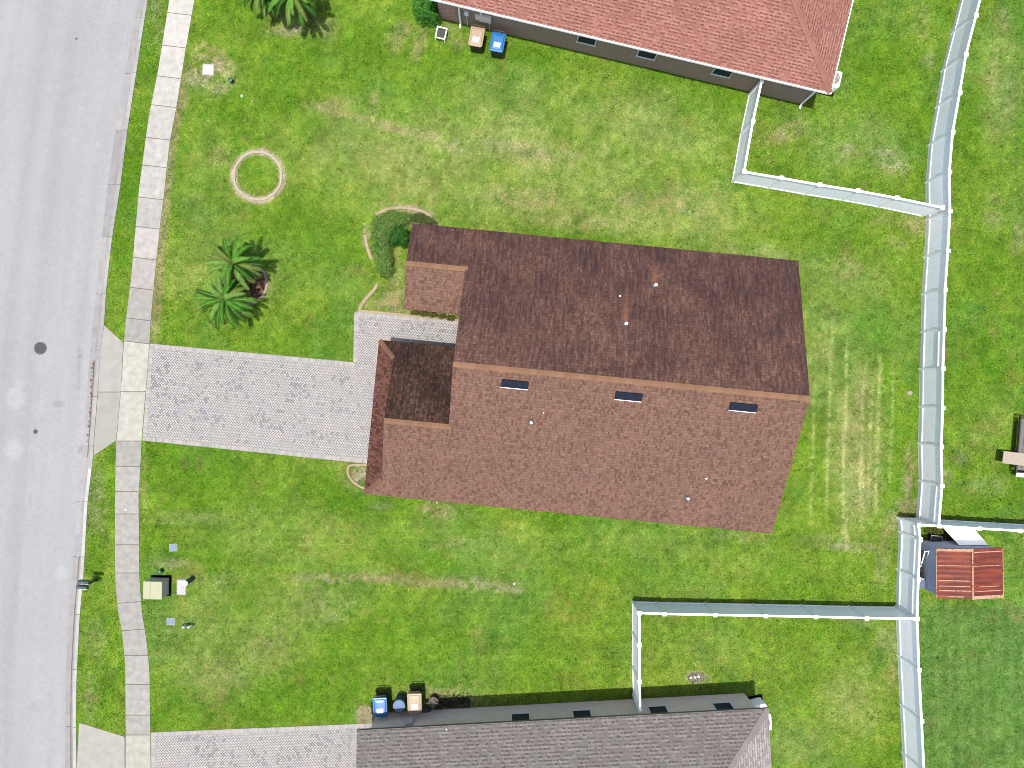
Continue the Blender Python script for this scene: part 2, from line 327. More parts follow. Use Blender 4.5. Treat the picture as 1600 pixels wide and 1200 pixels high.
def grid_mesh(name, mat, x0, x1, y0, y1, st, keep, colf, z=0.0, extra=()):
    nx = int((x1 - x0) / st) + 1; ny = int((y1 - y0) / st) + 1
    X, Y = np.meshgrid(x0 + st * np.arange(nx), y0 + st * np.arange(ny)); X = X.ravel(); Y = Y.ravel()
    c = colf(X, Y); Z = z if not callable(z) else z(X, Y)
    i = (np.arange(ny - 1)[:, None] * nx + np.arange(nx - 1)).ravel(); F = np.stack([i, i + 1, i + 1 + nx, i + nx], 1)
    k = keep(X, Y); F = F[k[F].any(1)]
    V = np.stack([X, Y, np.broadcast_to(Z, X.shape)], 1).tolist(); F = F.tolist(); cl = c.tolist()
    for quad in extra:                                   # coarse land out to the horizon
        o = len(V); V += [list(p) for p in quad[0]]; F.append([o, o + 1, o + 2, o + 3]); cl += [list(quad[1])] * 4
    me = bpy.data.meshes.new(name); me.from_pydata(V, [], F); me.update()
    at = me.color_attributes.new('Col', 'FLOAT_COLOR', 'POINT'); arr = np.ones((len(V), 4), np.float32); arr[:, :3] = cl
    at.data.foreach_set('color', arr.ravel()); me.materials.append(mat)
    o = bpy.data.objects.new(name, me); COL.objects.link(o); return o

# ------------------------------------------------------------------ lawn
kx = lambda Y: np.interp(NY - S * Y, [p[1] for p in KERB], [p[0] for p in KERB])
GG = 0.78                                                # grass gain (blades shade the soil)
M_LAWN = vcol('lawn_turf', 0.95, 0.05, 22, 0.62, 7, 0.12, 0.8, 0.03)
fg = A(112, 150, 54)
x0, x1, y0, y1 = -26.4, 29.4, -22.4, 21.4
ext = [([(x1, -260, 0), (300, -260, 0), (300, 260, 0), (x1, 260, 0)], fg), ([(-20.6, y1, 0), (x1, y1, 0), (x1, 260, 0), (-20.6, 260, 0)], fg),
       ([(-21.9, -260, 0), (x1, -260, 0), (x1, y0, 0), (-21.9, y0, 0)], fg), ([(-300, -260, 0), (-36, -260, 0), (-36, 260, 0), (-300, 260, 0)], fg)]
lawn = grid_mesh('lawn', M_LAWN, x0, x1, y0, y1, 0.14, lambda X, Y: (NX + S * X) > kx(Y) - 3, lambda X, Y: grass_rgb(X, Y, False)[0] / GAIN * .95, 0.0, ext)
struct(lawn)

# ------------------------------------------------------------------ road
def road_col(X, Y):
    px = NX + S * X; py = NY - S * Y
    e = np.interp(py, [p[1] for p in ASPH], [p[0] for p in ASPH]) - px      # px from the gutter
    n = fbm(X, Y, 2.5, 5); n2 = fbm(e / 6, py / 160, 3.0, 8, 3); n3 = vnoise(X, Y, .2, 9)
    c = lin((198, 200, 204)) * np.ones(X.shape + (3,))
    c = c * (1 + .10 * (n - .5) + .16 * (n2 - .5) + .05 * (n3 - .5))[..., None]
    for a, wd, k in ((92, 12, .07), (134, 12, .06), (45, 14, -.03), (8, 7, -.02)): c = c * (1 - k * np.exp(-((e - a) / wd) ** 2))[..., None]
    for cx, cy, r, k in ((22, 622, 16, .14), (21, 703, 15, .14), (30, 600, 8, .1), (151, 226, 3, .2), (80, 420, 3, .2), (95, 895, 10, .12), (65, 565, 18, .05)):
        c = c * (1 + k * sm(1.1, .8, blob(px, py, cx, cy, r, r * 1.1) + .3 * (n3 - .5)))[..., None]
    for cx, cy, rx, ry, k in ((90, 631, 8, 6, -.18), (125, 702, 3, 9, -.35), (125, 558, 5, 3, -.2), (50, 1108, 9, 10, -.08), (123, 570, 3, 60, -.1)):
        c = c * (1 + k * sm(1.2, .5, blob(px, py, cx, cy, rx, ry) + .8 * (n3 - .5)))[..., None]
    ln = np.abs(px - (54 - (py - 674) * .075)); c = c * (1 - .08 * sm(1.6, .4, ln) * sm(560, 620, py) * sm(860, 760, py))[..., None]
    return c / GAIN
ax = lambda Y: np.interp(NY - S * Y, [p[1] for p in ASPH], [p[0] for p in ASPH])
M_ROAD = vcol('asphalt_road', 0.95, 0.1, 24, 0.16, 9, 0.05, 0.35, 0.008)
rc = A(198, 200, 204)
road = grid_mesh('road', M_ROAD, -34.5, -17.5, -22.4, 21.4, 0.14, lambda X, Y: (NX + S * X) < ax(Y) + 4, road_col, -0.055,
                 [([(-34.5, 21.39, -.055), (-17.5, 21.39, -.055), (-6, 260, -.055), (-24, 260, -.055)], rc), ([(-40, -260, -.055), (-20, -260, -.055), (-20.5, -22.39, -.055), (-34.5, -22.39, -.055)], rc)])
struct(road)
# kerb and gutter cast in 3 m lengths
def interp_line(a, b, t): return [(xat(a, y) * (1 - t) + xat(b, y) * t, y) for y in t_y]
mb = MB(); jy = [-75, -60, 27, 114, 203, 288, 370, 458, 547, 620, 697, 784, 870, 960, 1046, 1136, 1225, 1285]
for a, b in zip(jy[:-1], jy[1:]):
    g = 0.9 + .16 * random.random(); n = 5
    ys = [a + .45 + (b - a - .9) * k / n for k in range(n + 1)]
    prof = [(-.02, -.2), (0.0, -.048), (.42, -.05), (.55, -.02), (.72, .028), (1.0, .03), (1.02, -.2)]
    vs = []; fs = []
    for y in ys:
        for t, z in prof:
            X, Y = P(xat(ASPH, y) * (1 - t) + xat(KERB, y) * t, y); vs.append((X, Y, z))
    m = len(prof); base = np.array(A(196, 194, 194)) * g; dirty = np.array(A(150, 142, 136)) * g; wht = np.array(A(226, 226, 226)) * g
    for i in range(n):
        for k in range(m - 1):
            f = (i * m + k, (i + 1) * m + k, (i + 1) * m + k + 1, i * m + k + 1)
            yy = ys[i]; dk = (dirty if k == 2 and (560 < yy < 700 or yy > 860) else base) if k < 4 else (wht if k == 4 and yy > 720 else base * 1.08)
            mb.add([vs[j] for j in f], [(0, 1, 2, 3)], tuple(dk * random.uniform(.93, 1.07)))
    mb.add(vs[:m], [tuple(range(m))]); mb.add(vs[-m:], [tuple(range(m - 1, -1, -1))])
for a in range(-75, 1285, 20):                          # mortar bed shows dark in the joints
    q = []
    for y in (a, a + 20.02): q.append([P(xat(ASPH, y) * (1 - t) + xat(KERB, y) * t, y) for t in (.01, .45, .56, .74, .99)])
    for k, (z0, z1_) in enumerate(((-.054, -.056), (-.056, -.028), (-.028, .016), (.016, .018))):
        mb.add([(*q[0][k], z0), (*q[0][k + 1], z1_), (*q[1][k + 1], z1_), (*q[1][k], z0)], [(0, 3, 2, 1)], A(120, 116, 112))
struct(mb.build('kerb', M_CONC))
# debris line in the gutter by the drive
mb = MB()
for k in range(90):
    y = random.uniform(565, 690); t = .44 + random.gauss(0, .07); X, Y = P(xat(ASPH, y) * (1 - t) + xat(KERB, y) * t, y)
    s_ = random.uniform(.02, .07); c = random.choice([A(140, 120, 100), A(120, 106, 92), A(160, 140, 122)])
    mb.box((X, Y, -.05 + s_ * .2), (s_, s_ * 1.8, s_ * .4), random.uniform(0, 3), col=c)
struct(mb.build('dead_leaves', M_CONC), 'stuff')

# ------------------------------------------------------------------ pavement slabs and aprons
def slab(mb, pts, z1, col, z0=-.12): mb.prism([P(*p) for p in pts], z0, z1, col)
mb = MB(); sj = [-75, -28, 22, 73, 121, 166, 217, 260, 310, 356, 404, 451, 499, 535, 612, 689, 729, 768, 803, 851, 895, 941, 984, 1024, 1069, 1117, 1148, 1215, 1285]
sl = {0: (236, 232, 228), 4: (222, 218, 214), 13: (214, 211, 202), 14: (216, 213, 200), 27: (214, 212, 202)}
skew = 4.5
for i, (a, b) in enumerate(zip(sj[:-1], sj[1:])):
    if a < 450: tone = (234 - 24 * max(a, 0) / 450, 231 - 25 * max(a, 0) / 450, 224 - 22 * max(a, 0) / 450)
    else: tone = (198, 196, 190)
    if 530 < a < 680 or a > 1140: tone = (217, 215, 204)
    g = random.uniform(.92, 1.06); col = tuple(np.array(A(*tone)) * g); L = []; Rr = []; n = 4
    k = skew if a < 540 else (0 if a < 930 else (-3 if a < 1000 else 0)); k2 = skew if b < 540 else (0 if b < 930 else (-3 if b < 1000 else 0))
    for q in range(n + 1):
        y = a + .5 + (b - a - 1.0) * q / n; kk = k + (k2 - k) * q / n
        L.append((xat(SWL, y - kk / 2), y - kk / 2)); Rr.append((xat(SWR, y + kk / 2), y + kk / 2))
    slab(mb, L + Rr[::-1], .028, col)
for a in range(-75, 1285, 20): mb.prism([P(xat(SWL, a) + .4, a), P(xat(SWR, a) - .4, a), P(xat(SWR, a + 20) - .4, a + 20), P(xat(SWL, a + 20) + .4, a + 20)], -.1, .016, A(140, 134, 124))
struct(mb.build('sidewalk', M_WALK, bevel=.008))
mb = MB(); ap = A(206, 205, 197)
slab(mb, [(163, 508), (193, 535.5), (189.5, 600), (188.8, 612), (153.5, 612), (157, 550)], .024, tuple(np.array(ap) * .99))
slab(mb, [(153.3, 613), (188.6, 613), (184.5, 662), (181.5, 688), (146.5, 712), (147.5, 687)], .024, tuple(np.array(ap) * .93))
struct(mb.build('driveway_apron', M_CONC, bevel=.008))
mb = MB(); slab(mb, [(124, 1129), (195, 1151), (195.5, 1290), (122, 1290), (120.5, 1200)], .024, ap)
struct(mb.build('driveway_apron', M_CONC, bevel=.008))

# ------------------------------------------------------------------ herringbone pavers
def clip_poly(poly, region):                            # convex Sutherland-Hodgman, region counter-clockwise
    out = poly; n = len(region)
    for i in range(n):
        ax_, ay = region[i]; bx, by = region[(i + 1) % n]; inp = out; out = []
        if not inp: return []
        sd_ = lambda p: (bx - ax_) * (p[1] - ay) - (by - ay) * (p[0] - ax_)
        for k in range(len(inp)):
            p, q = inp[k - 1], inp[k]; a, b = sd_(p), sd_(q)
            if (a < 0) != (b < 0): t = a / (a - b); out.append((p[0] + t * (q[0] - p[0]), p[1] + t * (q[1] - p[1])))
            if b >= 0: out.append(q)
    return out
def ccw(poly):
    n = len(poly); a = sum(poly[i][0] * poly[(i + 1) % n][1] - poly[(i + 1) % n][0] * poly[i][1] for i in range(n)); return poly if a > 0 else poly[::-1]
DARKP = [(300,570,26,14,20),(370,610,30,14,0),(345,690,0,0,0),(330,655,34,12,15),(470,610,26,16,0),(520,640,20,16,0),(490,680,30,12,0),(455,600,18,10,0),(265,640,20,30,0),(250,590,22,30,0),(390,575,30,10,0),(420,655,26,18,10),(540,590,20,14,0),(560,1165,0,0,0),(330,1170,40,12,0),(420,1180,40,12,0),(505,1160,30,12,0),(300,1155,20,8,0),(640,510,50,8,3)]
def pavers(name, regions, borders, ang, zt=.03):
    mb = MB(); u = .102; g = .02; rot = R(-45) + ang; c, s_ = math.cos(rot), math.sin(rot)
    for reg in regions:
        reg = ccw([P(*p) for p in reg]); cx = sum(p[0] for p in reg) / len(reg); cy = sum(p[1] for p in reg) / len(reg)
        rad = max(math.hypot(p[0] - cx, p[1] - cy) for p in reg); K = int(rad / u) + 4
        lx = int(round((cx * c + cy * s_) / u)); ly = int(round((-cx * s_ + cy * c) / u))
        sheet = [(p[0], p[1]) for p in reg]; mb.prism(sheet, -.1, zt - .008, A(116, 108, 104))
        for m in range(-2 * K, 2 * K):
            for n in range(-K, K):
                ox = m - 2 * n + (lx - (lx + ly) // 1 * 0); oy = m + 2 * n
                # keep the lattice global: offset by a lattice vector near the centre
                bm = round((lx + ly) / 2); bn = round((ly - lx) / 4); ox = (m + bm) - 2 * (n + bn); oy = (m + bm) + 2 * (n + bn)
                for (a, b, wq, hq) in ((ox, oy, 2, 1), (ox, oy + 1, 1, 2)):
                    if (a - lx) ** 2 + (b - ly) ** 2 > (rad / u + 4) ** 2: continue
                    q = [(a * u + g / 2, b * u + g / 2), ((a + wq) * u - g / 2, b * u + g / 2), ((a + wq) * u - g / 2, (b + hq) * u - g / 2), (a * u + g / 2, (b + hq) * u - g / 2)]
                    q = [(x * c - y * s_, x * s_ + y * c) for x, y in q]; pc = clip_poly(q, reg)
                    if len(pc) < 3: continue
                    mx = sum(p[0] for p in q) / 4; my = sum(p[1] for p in q) / 4; px = NX + S * mx; py = NY - S * my
                    d = 0
                    for (ex, ey, rx, ry, an) in DARKP:
                        if rx: d = max(d, max(0, 1.3 - float(blob(px, py, ex, ey, rx, ry, an))))
                    n1 = float(fbm(np.array([mx]), np.array([my]), 1.8, 61, 3)[0])
                    pr = .02 + .24 * d + max(0, n1 - .55) * .8; rr = random.random()
                    col = (190, 189, 192) if rr < pr else random.choice([(222, 222, 222), (230, 225, 219), (216, 217, 222), (224, 220, 216)])
                    if wq == 1: col = tuple(k * .985 for k in col)
                    k = random.uniform(.93, 1.06); z = zt + random.uniform(-.0015, .0015)
                    mb.add([(p[0], p[1], z) for p in pc], [tuple(range(len(pc)))], tuple(np.array(A(*col)) * k))
    for bi, (p, q) in enumerate(borders):                              # soldier course on the inner side of each edge, p->q with the field on its left
        a = Vector(P(*p)); b = Vector(P(*q)); L = (b - a).length; d = (b - a) / L; nrm = Vector((-d.y, d.x)); k = int(L / .104)
        for i in range(k):
            s0 = a + d * (i * L / k + .004); s1 = a + d * ((i + 1) * L / k - .004)
            poly = [s0, s1, s1 + nrm * .2, s0 + nrm * .2]
            mb.prism([(v.x, v.y) for v in poly], zt - .02, zt + .004 + .0025 * bi, tuple(np.array(A(*random.choice([(214, 208, 204), (200, 198, 200), (222, 216, 210)]))) * random.uniform(.92, 1.04)))
    return struct(mb.build(name, M_PAVER))
T = R(-5.55)
pavers('driveway', [[(234.5, 537), (552, 566), (612, 571.5), (600, 727), (223, 688)]],
       [((552, 566), (234.5, 537)), ((223, 688), (600, 727)), ((234.5, 537), (223, 688))], T)
pavers('garden_path', [[(554, 487), (745, 504), (742, 552), (552.8, 534.7)], [(552.8, 535), (614, 540.6), (612, 571.3), (552, 565.8)]],
       [((745, 504), (554, 487)), ((554, 487), (552, 566)), ((600, 531.5), (745, 545))], T)
pavers('driveway', [[(236.5, 1144), (577, 1130), (600, 1290), (238, 1290)]], [((600, 1129), (236.5, 1144)), ((236.5, 1144), (238, 1290))], R(3.0))

# ------------------------------------------------------------------ grass blades
def offs(pl, d): return [(x + d, y) for x, y in pl]
EXCL = [wpx([(-300, -90)] + KERB + [(-300, 1300)]), wpx(SWL + SWR[::-1]),
        wpx([(163, 508), (194, 535), (234, 537), (552, 566), (554, 487), (745, 502), (745, 760), (600, 727), (222, 688), (182, 690), (146, 712)]),
        wpx([(124, 1129), (195, 1151), (236, 1144), (577, 1130), (600, 1300), (110, 1300)]),
        wpx([(232, 903), (264, 903), (264, 933), (232, 933)]), wpx([(275, 905), (292, 905), (292, 930), (275, 930)]), wpx([(317, 102), (335, 102), (335, 118), (317, 118)])]
def rectlocal(org, ang, pts):
    c, s_ = math.cos(ang), math.sin(ang); return [(org[0] + x * c - y * s_, org[1] + x * s_ + y * c) for x, y in pts]
MAIN_FP = rectlocal((0, 0), T, [(-5.5, -5.7), (13.2, -5.7), (13.2, 6.6), (-4.5, 6.6), (-4.5, 3.2), (-1.9, 3.2), (-1.9, .9), (-5.5, .9)])
N_O = P(1253, 163); N_A = R(-13.35); S_O = P(1163, 1083); S_A = R(3.05)
EXCL += [MAIN_FP, rectlocal(N_O, N_A, [(0, 0), (-19, 0), (-19, 12), (0, 12)]), rectlocal(S_O, S_A, [(0, 0), (-18.8, 0), (-18.8, -12), (0, -12)])]
def make_grass():
    n = 1000000
    bx = rng.uniform(-25.5, 28.0, n); by = rng.uniform(-21.2, 20.6, n)
    ok = np.ones(n, bool)
    for pl in EXCL: ok &= ~inpoly(bx, by, pl)
    rr = np.hypot(NX + S * bx - 403, NY - S * by - 275); ok &= ~((rr > 33) & (rr < 43) & (rng.random(n) < .93))
    pr = np.hypot(NX + S * bx - 384, NY - S * by - 443); ok &= ~((pr < 31) & (rng.random(n) < .9))
    hb = blob(NX + S * bx, NY - S * by, 572, 1118, 17, 16); ok &= ~(hb < 1)
    bx, by = bx[ok], by[ok]; n = len(bx)
    c, bare = grass_rgb(bx, by)
    # taller, shaggier grass hugging slab edges is left to chance; short mown turf elsewhere
    clump = vnoise(bx, by, .16, 71)
    h = (.018 + .03 * clump) * rng.uniform(.6, 1.4, n); wd = rng.uniform(.022, .05, n)
    az = rng.uniform(0, 2 * np.pi, n); lean = rng.uniform(.02, .09, n); la = az + rng.uniform(-1.2, 1.2, n) + np.pi / 2
    dx = np.cos(az) * wd / 2; dy = np.sin(az) * wd / 2
    V = np.empty((n, 3, 3), np.float32)
    V[:, 0] = np.stack([bx - dx, by - dy, np.full(n, .001)], 1); V[:, 1] = np.stack([bx + dx, by + dy, np.full(n, .001)], 1)
    V[:, 2] = np.stack([bx + np.cos(la) * lean, by + np.sin(la) * lean, h], 1)
    tone = (0.5 + 1.05 * rng.random(n) + .3 * (clump - .5)); cc = c / GAIN * 1.22 * tone[:, None]
    dead = rng.random(n) < .05; cc[dead] = lin((205, 200, 150)) / GAIN * rng.uniform(.7, 1.1, dead.sum())[:, None]
    me = bpy.data.meshes.new('grass')
    me.vertices.add(n * 3); me.vertices.foreach_set('co', V.ravel()); me.loops.add(n * 3); me.loops.foreach_set('vertex_index', np.arange(n * 3, dtype=np.int32))
    me.polygons.add(n); me.polygons.foreach_set('loop_start', np.arange(0, n * 3, 3, dtype=np.int32)); me.update(calc_edges=True)
    at = me.color_attributes.new('Col', 'FLOAT_COLOR', 'POINT'); arr = np.ones((n * 3, 4), np.float32); arr[:, :3] = np.repeat(cc, 3, 0); at.data.foreach_set('color', arr.ravel())
    m, nt, b = newmat('grass_blade', 0.7, 0.12); a = nt.nodes.new('ShaderNodeVertexColor'); a.layer_name = 'Col'; nt.links.new(a.outputs[0], b.inputs['Base Color'])
    tr = nt.nodes.new('ShaderNodeBsdfTranslucent'); nt.links.new(a.outputs[0], tr.inputs[0]); ms = nt.nodes.new('ShaderNodeMixShader'); ms.inputs[0].default_value = .3
    out = nt.nodes['Material Output']; nt.links.new(b.outputs[0], ms.inputs[1]); nt.links.new(tr.outputs[0], ms.inputs[2]); nt.links.new(ms.outputs[0], out.inputs[0])
    me.materials.append(m); o = bpy.data.objects.new('grass', me); COL.objects.link(o); struct(o, 'stuff')
make_grass()

# ------------------------------------------------------------------ roofs and houses
def roof_mesh(name, mat, polys, parent, th=.15):
    me = bpy.data.meshes.new(name); V = []; F = []; UV = []
    cnt = {}
    key = lambda p: tuple(round(c, 3) for c in p)
    for pl in polys:
        for i in range(len(pl)):
            e = frozenset((key(pl[i]), key(pl[(i + 1) % len(pl)]))); cnt[e] = cnt.get(e, 0) + 1
    for pl in polys:
        vs = [Vector(p) for p in pl]; nrm = Vector((0, 0, 0))
        for i in range(len(vs)): nrm += vs[i].cross(vs[(i + 1) % len(vs)])
        nrm.normalize()
        if nrm.z < 0: vs = vs[::-1]; nrm = -nrm
        t = Vector((0, 0, 1)).cross(nrm).normalized(); s_ = nrm.cross(t)
        o = len(V); n = len(vs); V += [tuple(p) for p in vs] + [(p.x, p.y, p.z - th) for p in vs]
        F.append(tuple(range(o, o + n))); UV += [(p.dot(t), p.dot(s_)) for p in vs]
        F.append(tuple(range(o + 2 * n - 1, o + n - 1, -1))); UV += [(0, 0)] * n
        for i in range(n):
            j = (i + 1) % n
            if cnt[frozenset((key(vs[i]), key(vs[j])))] > 1: continue
            F.append((o + i, o + n + i, o + n + j, o + j)); UV += [(0, .06)] * 4
    me.from_pydata(V, [], F); me.update(); ul = me.uv_layers.new(name='UVMap')
    ul.data.foreach_set('uv', [c for p in UV for c in p]); me.materials.append(mat)
    o = bpy.data.objects.new(name, me); COL.objects.link(o); o.parent = parent; return o
def cap(name, mat, a, b, n1, n2, parent, wd=.15, up=.018, seg=.3):
    """ridge cap: overlapping folded shingles along a-b; n1, n2 point down each side (unit vectors on the slopes)"""
    a, b, n1, n2 = Vector(a), Vector(b), Vector(n1).normalized(), Vector(n2).normalized(); L = (b - a).length; d = (b - a) / L; k = max(1, int(L / seg)); mb = MB()
    for i in range(k):
        p = a + d * (L * i / k); q = a + d * (L * (i + 1) / k + .04); q = a + d * min((q - a).length, L); u0 = Vector((0, 0, up)); u1 = Vector((0, 0, up + .012))
        c = random.uniform(.9, 1.1); cc = (c, c, c)
        mb.add([p + u0, p + n1 * wd + u0, p + n2 * wd + u0, q + u1, q + n1 * wd + u1, q + n2 * wd + u1, p + n1 * wd - u0 * .8, q + n1 * wd - u0 * .8, p + n2 * wd - u0 * .8, q + n2 * wd - u0 * .8],
               [(0, 1, 4, 3), (0, 3, 5, 2), (1, 6, 7, 4), (2, 5, 9, 8), (3, 4, 7), (3, 9, 5)], cc)
    return mb.build(name, mat, parent)
def vcol_tint(name, col, rough=.95, var=.18, fine=40):
    m, nt, b = newmat(name, rough, 0.08); co = geo_pos(nt); at = nt.nodes.new('ShaderNodeVertexColor'); at.layer_name = 'Col'
    c = mix(nt, 1.0, at.outputs[0], col, 'MULTIPLY'); c = mix(nt, 1.0, c, ramp(nt, noise(nt, co, fine, 3, .7), [(.3, 1 - var), (.7, 1 + var)]), 'MULTIPLY')
    nt.links.new(c, b.inputs['Base Color']); return m
def stucco(name, col, sc_=30):
    return plain(name, col, 0.9, 0.15, 0.07, 1.5, bmp=.5)
def window(parent, c, wd, ht, nrm, th=.05, fmat=None, label=None):
    """c: centre on the wall in parent space; nrm: outward (x,y)"""
    n = Vector((nrm[0], nrm[1], 0)); t = Vector((-n.y, n.x, 0)); c = Vector(c); ang = math.atan2(t.y, t.x)
    w_ = MB(); w_.box(c + n * .012, (wd - .08, .024, ht - .08), ang); o = w_.build('window', M_GLASS, parent)
    if label: o['label'] = label
    f = MB()
    for s_ in (-1, 1):
        f.box(c + t * s_ * (wd / 2 - .025) + n * .015, (.05, .05, ht), ang); f.box(c + Vector((0, 0, s_ * (ht / 2 - .025))) + n * .016, (wd - .1, .048, .05), ang)
    f.build('frame', fmat or WHITE, o)
    s2 = MB(); s2.box(c + Vector((0, 0, -ht / 2 - .03)) + n * .02, (wd + .06, .05, .05), ang); s2.build('sill', fmat or WHITE, o)
    return o

PITCH = .42
M_WF = plain('window_frame_grey', (.5, .52, .56), .5)
# ---- main house
pal_m = [(0, A(134, 101, 88)), (.16, A(150, 116, 100)), (.4, A(160, 124, 106)), (.62, A(153, 120, 109)), (.8, A(166, 131, 112))]
pal_n = [(0, A(122, 90, 80)), (.25, A(138, 104, 92)), (.5, A(146, 111, 98)), (.85, A(158, 122, 107))]
E = 2.5; RZ = E + PITCH * 6.545; rv = .415; gz = E + PITCH * 3.7; z1 = E + PITCH * 2.06; k1 = E + PITCH * .85
house = thing('house', 'large brown shingled house in the middle with darker stained north roof slopes', 'house', (0, 0, 0), T)
def on_slope(px, py, f):
    z = 3.5
    for _ in range(8):
        x, y = P(px, py, z); u = x * math.cos(-T) - y * math.sin(-T); v = x * math.sin(-T) + y * math.cos(-T); z = f(v)
    return u, v, z
north = lambda v: RZ - PITCH * (v - rv); south = lambda v: RZ - PITCH * (rv - v)
cs = 1 / math.hypot(1, PITCH)
def uvN(u, v, z): n = Vector((0, PITCH, 1)).normalized(); t = Vector((0, 0, 1)).cross(n).normalized(); s_ = n.cross(t); p = Vector((u, v, z)); return p.dot(t), p.dot(s_)
p1 = on_slope(1023, 446, north); p2 = on_slope(977, 506, north); p3 = on_slope(968, 463, north)
r1 = uvN(*p1); r2 = uvN(*p2); re = uvN(0, 6.96, E); rr_ = uvN(0, rv, RZ)
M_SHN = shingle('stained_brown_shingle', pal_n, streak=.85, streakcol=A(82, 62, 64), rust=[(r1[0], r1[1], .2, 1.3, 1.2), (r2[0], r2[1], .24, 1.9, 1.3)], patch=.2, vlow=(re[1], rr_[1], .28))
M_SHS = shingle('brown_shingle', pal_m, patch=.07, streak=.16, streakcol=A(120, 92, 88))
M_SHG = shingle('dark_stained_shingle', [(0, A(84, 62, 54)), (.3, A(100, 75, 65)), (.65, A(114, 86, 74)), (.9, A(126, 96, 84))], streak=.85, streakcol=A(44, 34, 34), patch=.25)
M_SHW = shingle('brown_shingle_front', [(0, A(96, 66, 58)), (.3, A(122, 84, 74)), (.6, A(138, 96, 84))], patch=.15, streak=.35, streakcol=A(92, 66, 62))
M_CAP = vcol_tint('ridge_shingle', A(176, 136, 108)); M_CAPD = vcol_tint('hip_shingle', A(150, 114, 96))
M_STUC = stucco('beige_stucco', A(196, 182, 160)); M_FASC = plain('brown_fascia', A(120, 92, 80), .7)
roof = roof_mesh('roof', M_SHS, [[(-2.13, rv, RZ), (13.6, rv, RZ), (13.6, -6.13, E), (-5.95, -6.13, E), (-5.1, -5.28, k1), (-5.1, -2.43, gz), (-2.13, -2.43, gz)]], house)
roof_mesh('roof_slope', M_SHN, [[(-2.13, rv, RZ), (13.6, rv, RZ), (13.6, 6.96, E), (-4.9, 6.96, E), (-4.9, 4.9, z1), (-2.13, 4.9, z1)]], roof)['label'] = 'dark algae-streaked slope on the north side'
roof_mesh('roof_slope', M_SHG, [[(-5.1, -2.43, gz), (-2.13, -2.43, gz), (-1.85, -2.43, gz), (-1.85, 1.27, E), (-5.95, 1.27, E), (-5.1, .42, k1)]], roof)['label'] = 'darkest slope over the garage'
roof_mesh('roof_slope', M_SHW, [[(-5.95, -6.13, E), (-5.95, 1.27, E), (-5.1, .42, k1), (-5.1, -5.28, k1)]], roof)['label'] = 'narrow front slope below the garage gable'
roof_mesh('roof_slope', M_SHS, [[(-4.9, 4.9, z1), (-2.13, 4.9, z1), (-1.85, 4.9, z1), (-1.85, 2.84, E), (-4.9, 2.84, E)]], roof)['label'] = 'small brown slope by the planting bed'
dn = (0, 1, -PITCH); ds = (0, -1, -PITCH); dw = (-1, 0, -PITCH)
cap('ridge_cap', M_CAP, (-2.13, rv, RZ), (13.6, rv, RZ), ds, dn, roof, .135)
cap('ridge_cap', M_CAP, (-5.1, -2.43, gz), (-2.0, -2.43, gz), ds, dn, roof, .13)
cap('ridge_cap', M_CAP, (-4.9, 4.9, z1), (-2.0, 4.9, z1), ds, dn, roof, .13)
def dperp(nv, h_):
    nv = Vector(nv).normalized(); d_ = nv.cross(Vector(h_).normalized()); return d_ if d_.z < 0 else -d_
for a_, b_, sy in (((-5.93, -6.11, E), (-5.12, -5.3, k1), -1), ((-5.93, 1.25, E), (-5.12, .44, k1), 1)):
    h_ = Vector(b_) - Vector(a_); cap('hip_cap', M_CAPD, a_, b_, dperp((-PITCH, 0, 1), h_), dperp((0, sy * PITCH, 1), h_), roof, .12)
def pent(mb, u0, u1, v0, v1, vp, ze, zp):
    prof = [(v0, 0), (v1, 0), (v1, ze), (vp, zp), (v0, ze)]; n = 5
    vs = [(u0, v, z) for v, z in prof] + [(u1, v, z) for v, z in prof]
    mb.add(vs, [tuple(range(n - 1, -1, -1)), tuple(range(n, 2 * n))] + [(i, (i + 1) % n, n + (i + 1) % n, n + i) for i in range(n)])
mb = MB(); pent(mb, -1.84, 13.3, -5.8, 6.64, rv, E - .03, RZ - .2); mb.box((-3.7, -2.42, 1.2), (3.7, 6.7, 2.4)); pent(mb, -4.6, -1.85, 3.15, 6.63, 4.9, E - .06, z1 - .19)
mb.add([(-5.0, .4, k1 - .1), (-5.0, -5.26, k1 - .1), (-5.0, -2.43, gz - .16), (-4.9, .4, k1 - .1), (-4.9, -5.26, k1 - .1), (-4.9, -2.43, gz - .16)], [(0, 1, 2), (5, 4, 3), (0, 2, 5, 3), (1, 4, 5, 2), (0, 3, 4, 1)])
mb.build('wall', M_STUC, house)
mb = MB()
for k in range(4): mb.box((-5.575, -2.42, .32 + k * .54), (.05, 4.9, .52))
mb.build('garage_door', plain('garage_door_paint', (.7, .68, .62), .5), house, bevel=.01)
mb = MB(); mb.box((-1.87, 1.9, 1.05), (.06, .92, 2.05)); dr = mb.build('door', plain('front_door_paint', (.16, .05, .03), .4), house, bevel=.01)
mb = MB(); mb.tube([(-1.93, 1.6, 1.0), (-1.97, 1.6, 1.0)], .03); mb.build('handle', M_DARKMETAL, dr)
window(house, (-4.6, 4.9, 1.4), 1.5, 1.3, (-1, 0))
for u in (0.5, 4.5, 9.5): window(house, (u, 6.64, 1.5), .9, 1.2, (0, 1)); window(house, (u + 1, -5.8, 1.5), .9, 1.2, (0, -1))
for v in (-3.5, 3.5): window(house, (13.3, v, 1.4), 1.4, 1.2, (1, 0))
mb = MB(); mb.box((13.31, 0, 1.05), (.05, 1.8, 2.05)); mb.build('patio_door', M_GLASS, house)
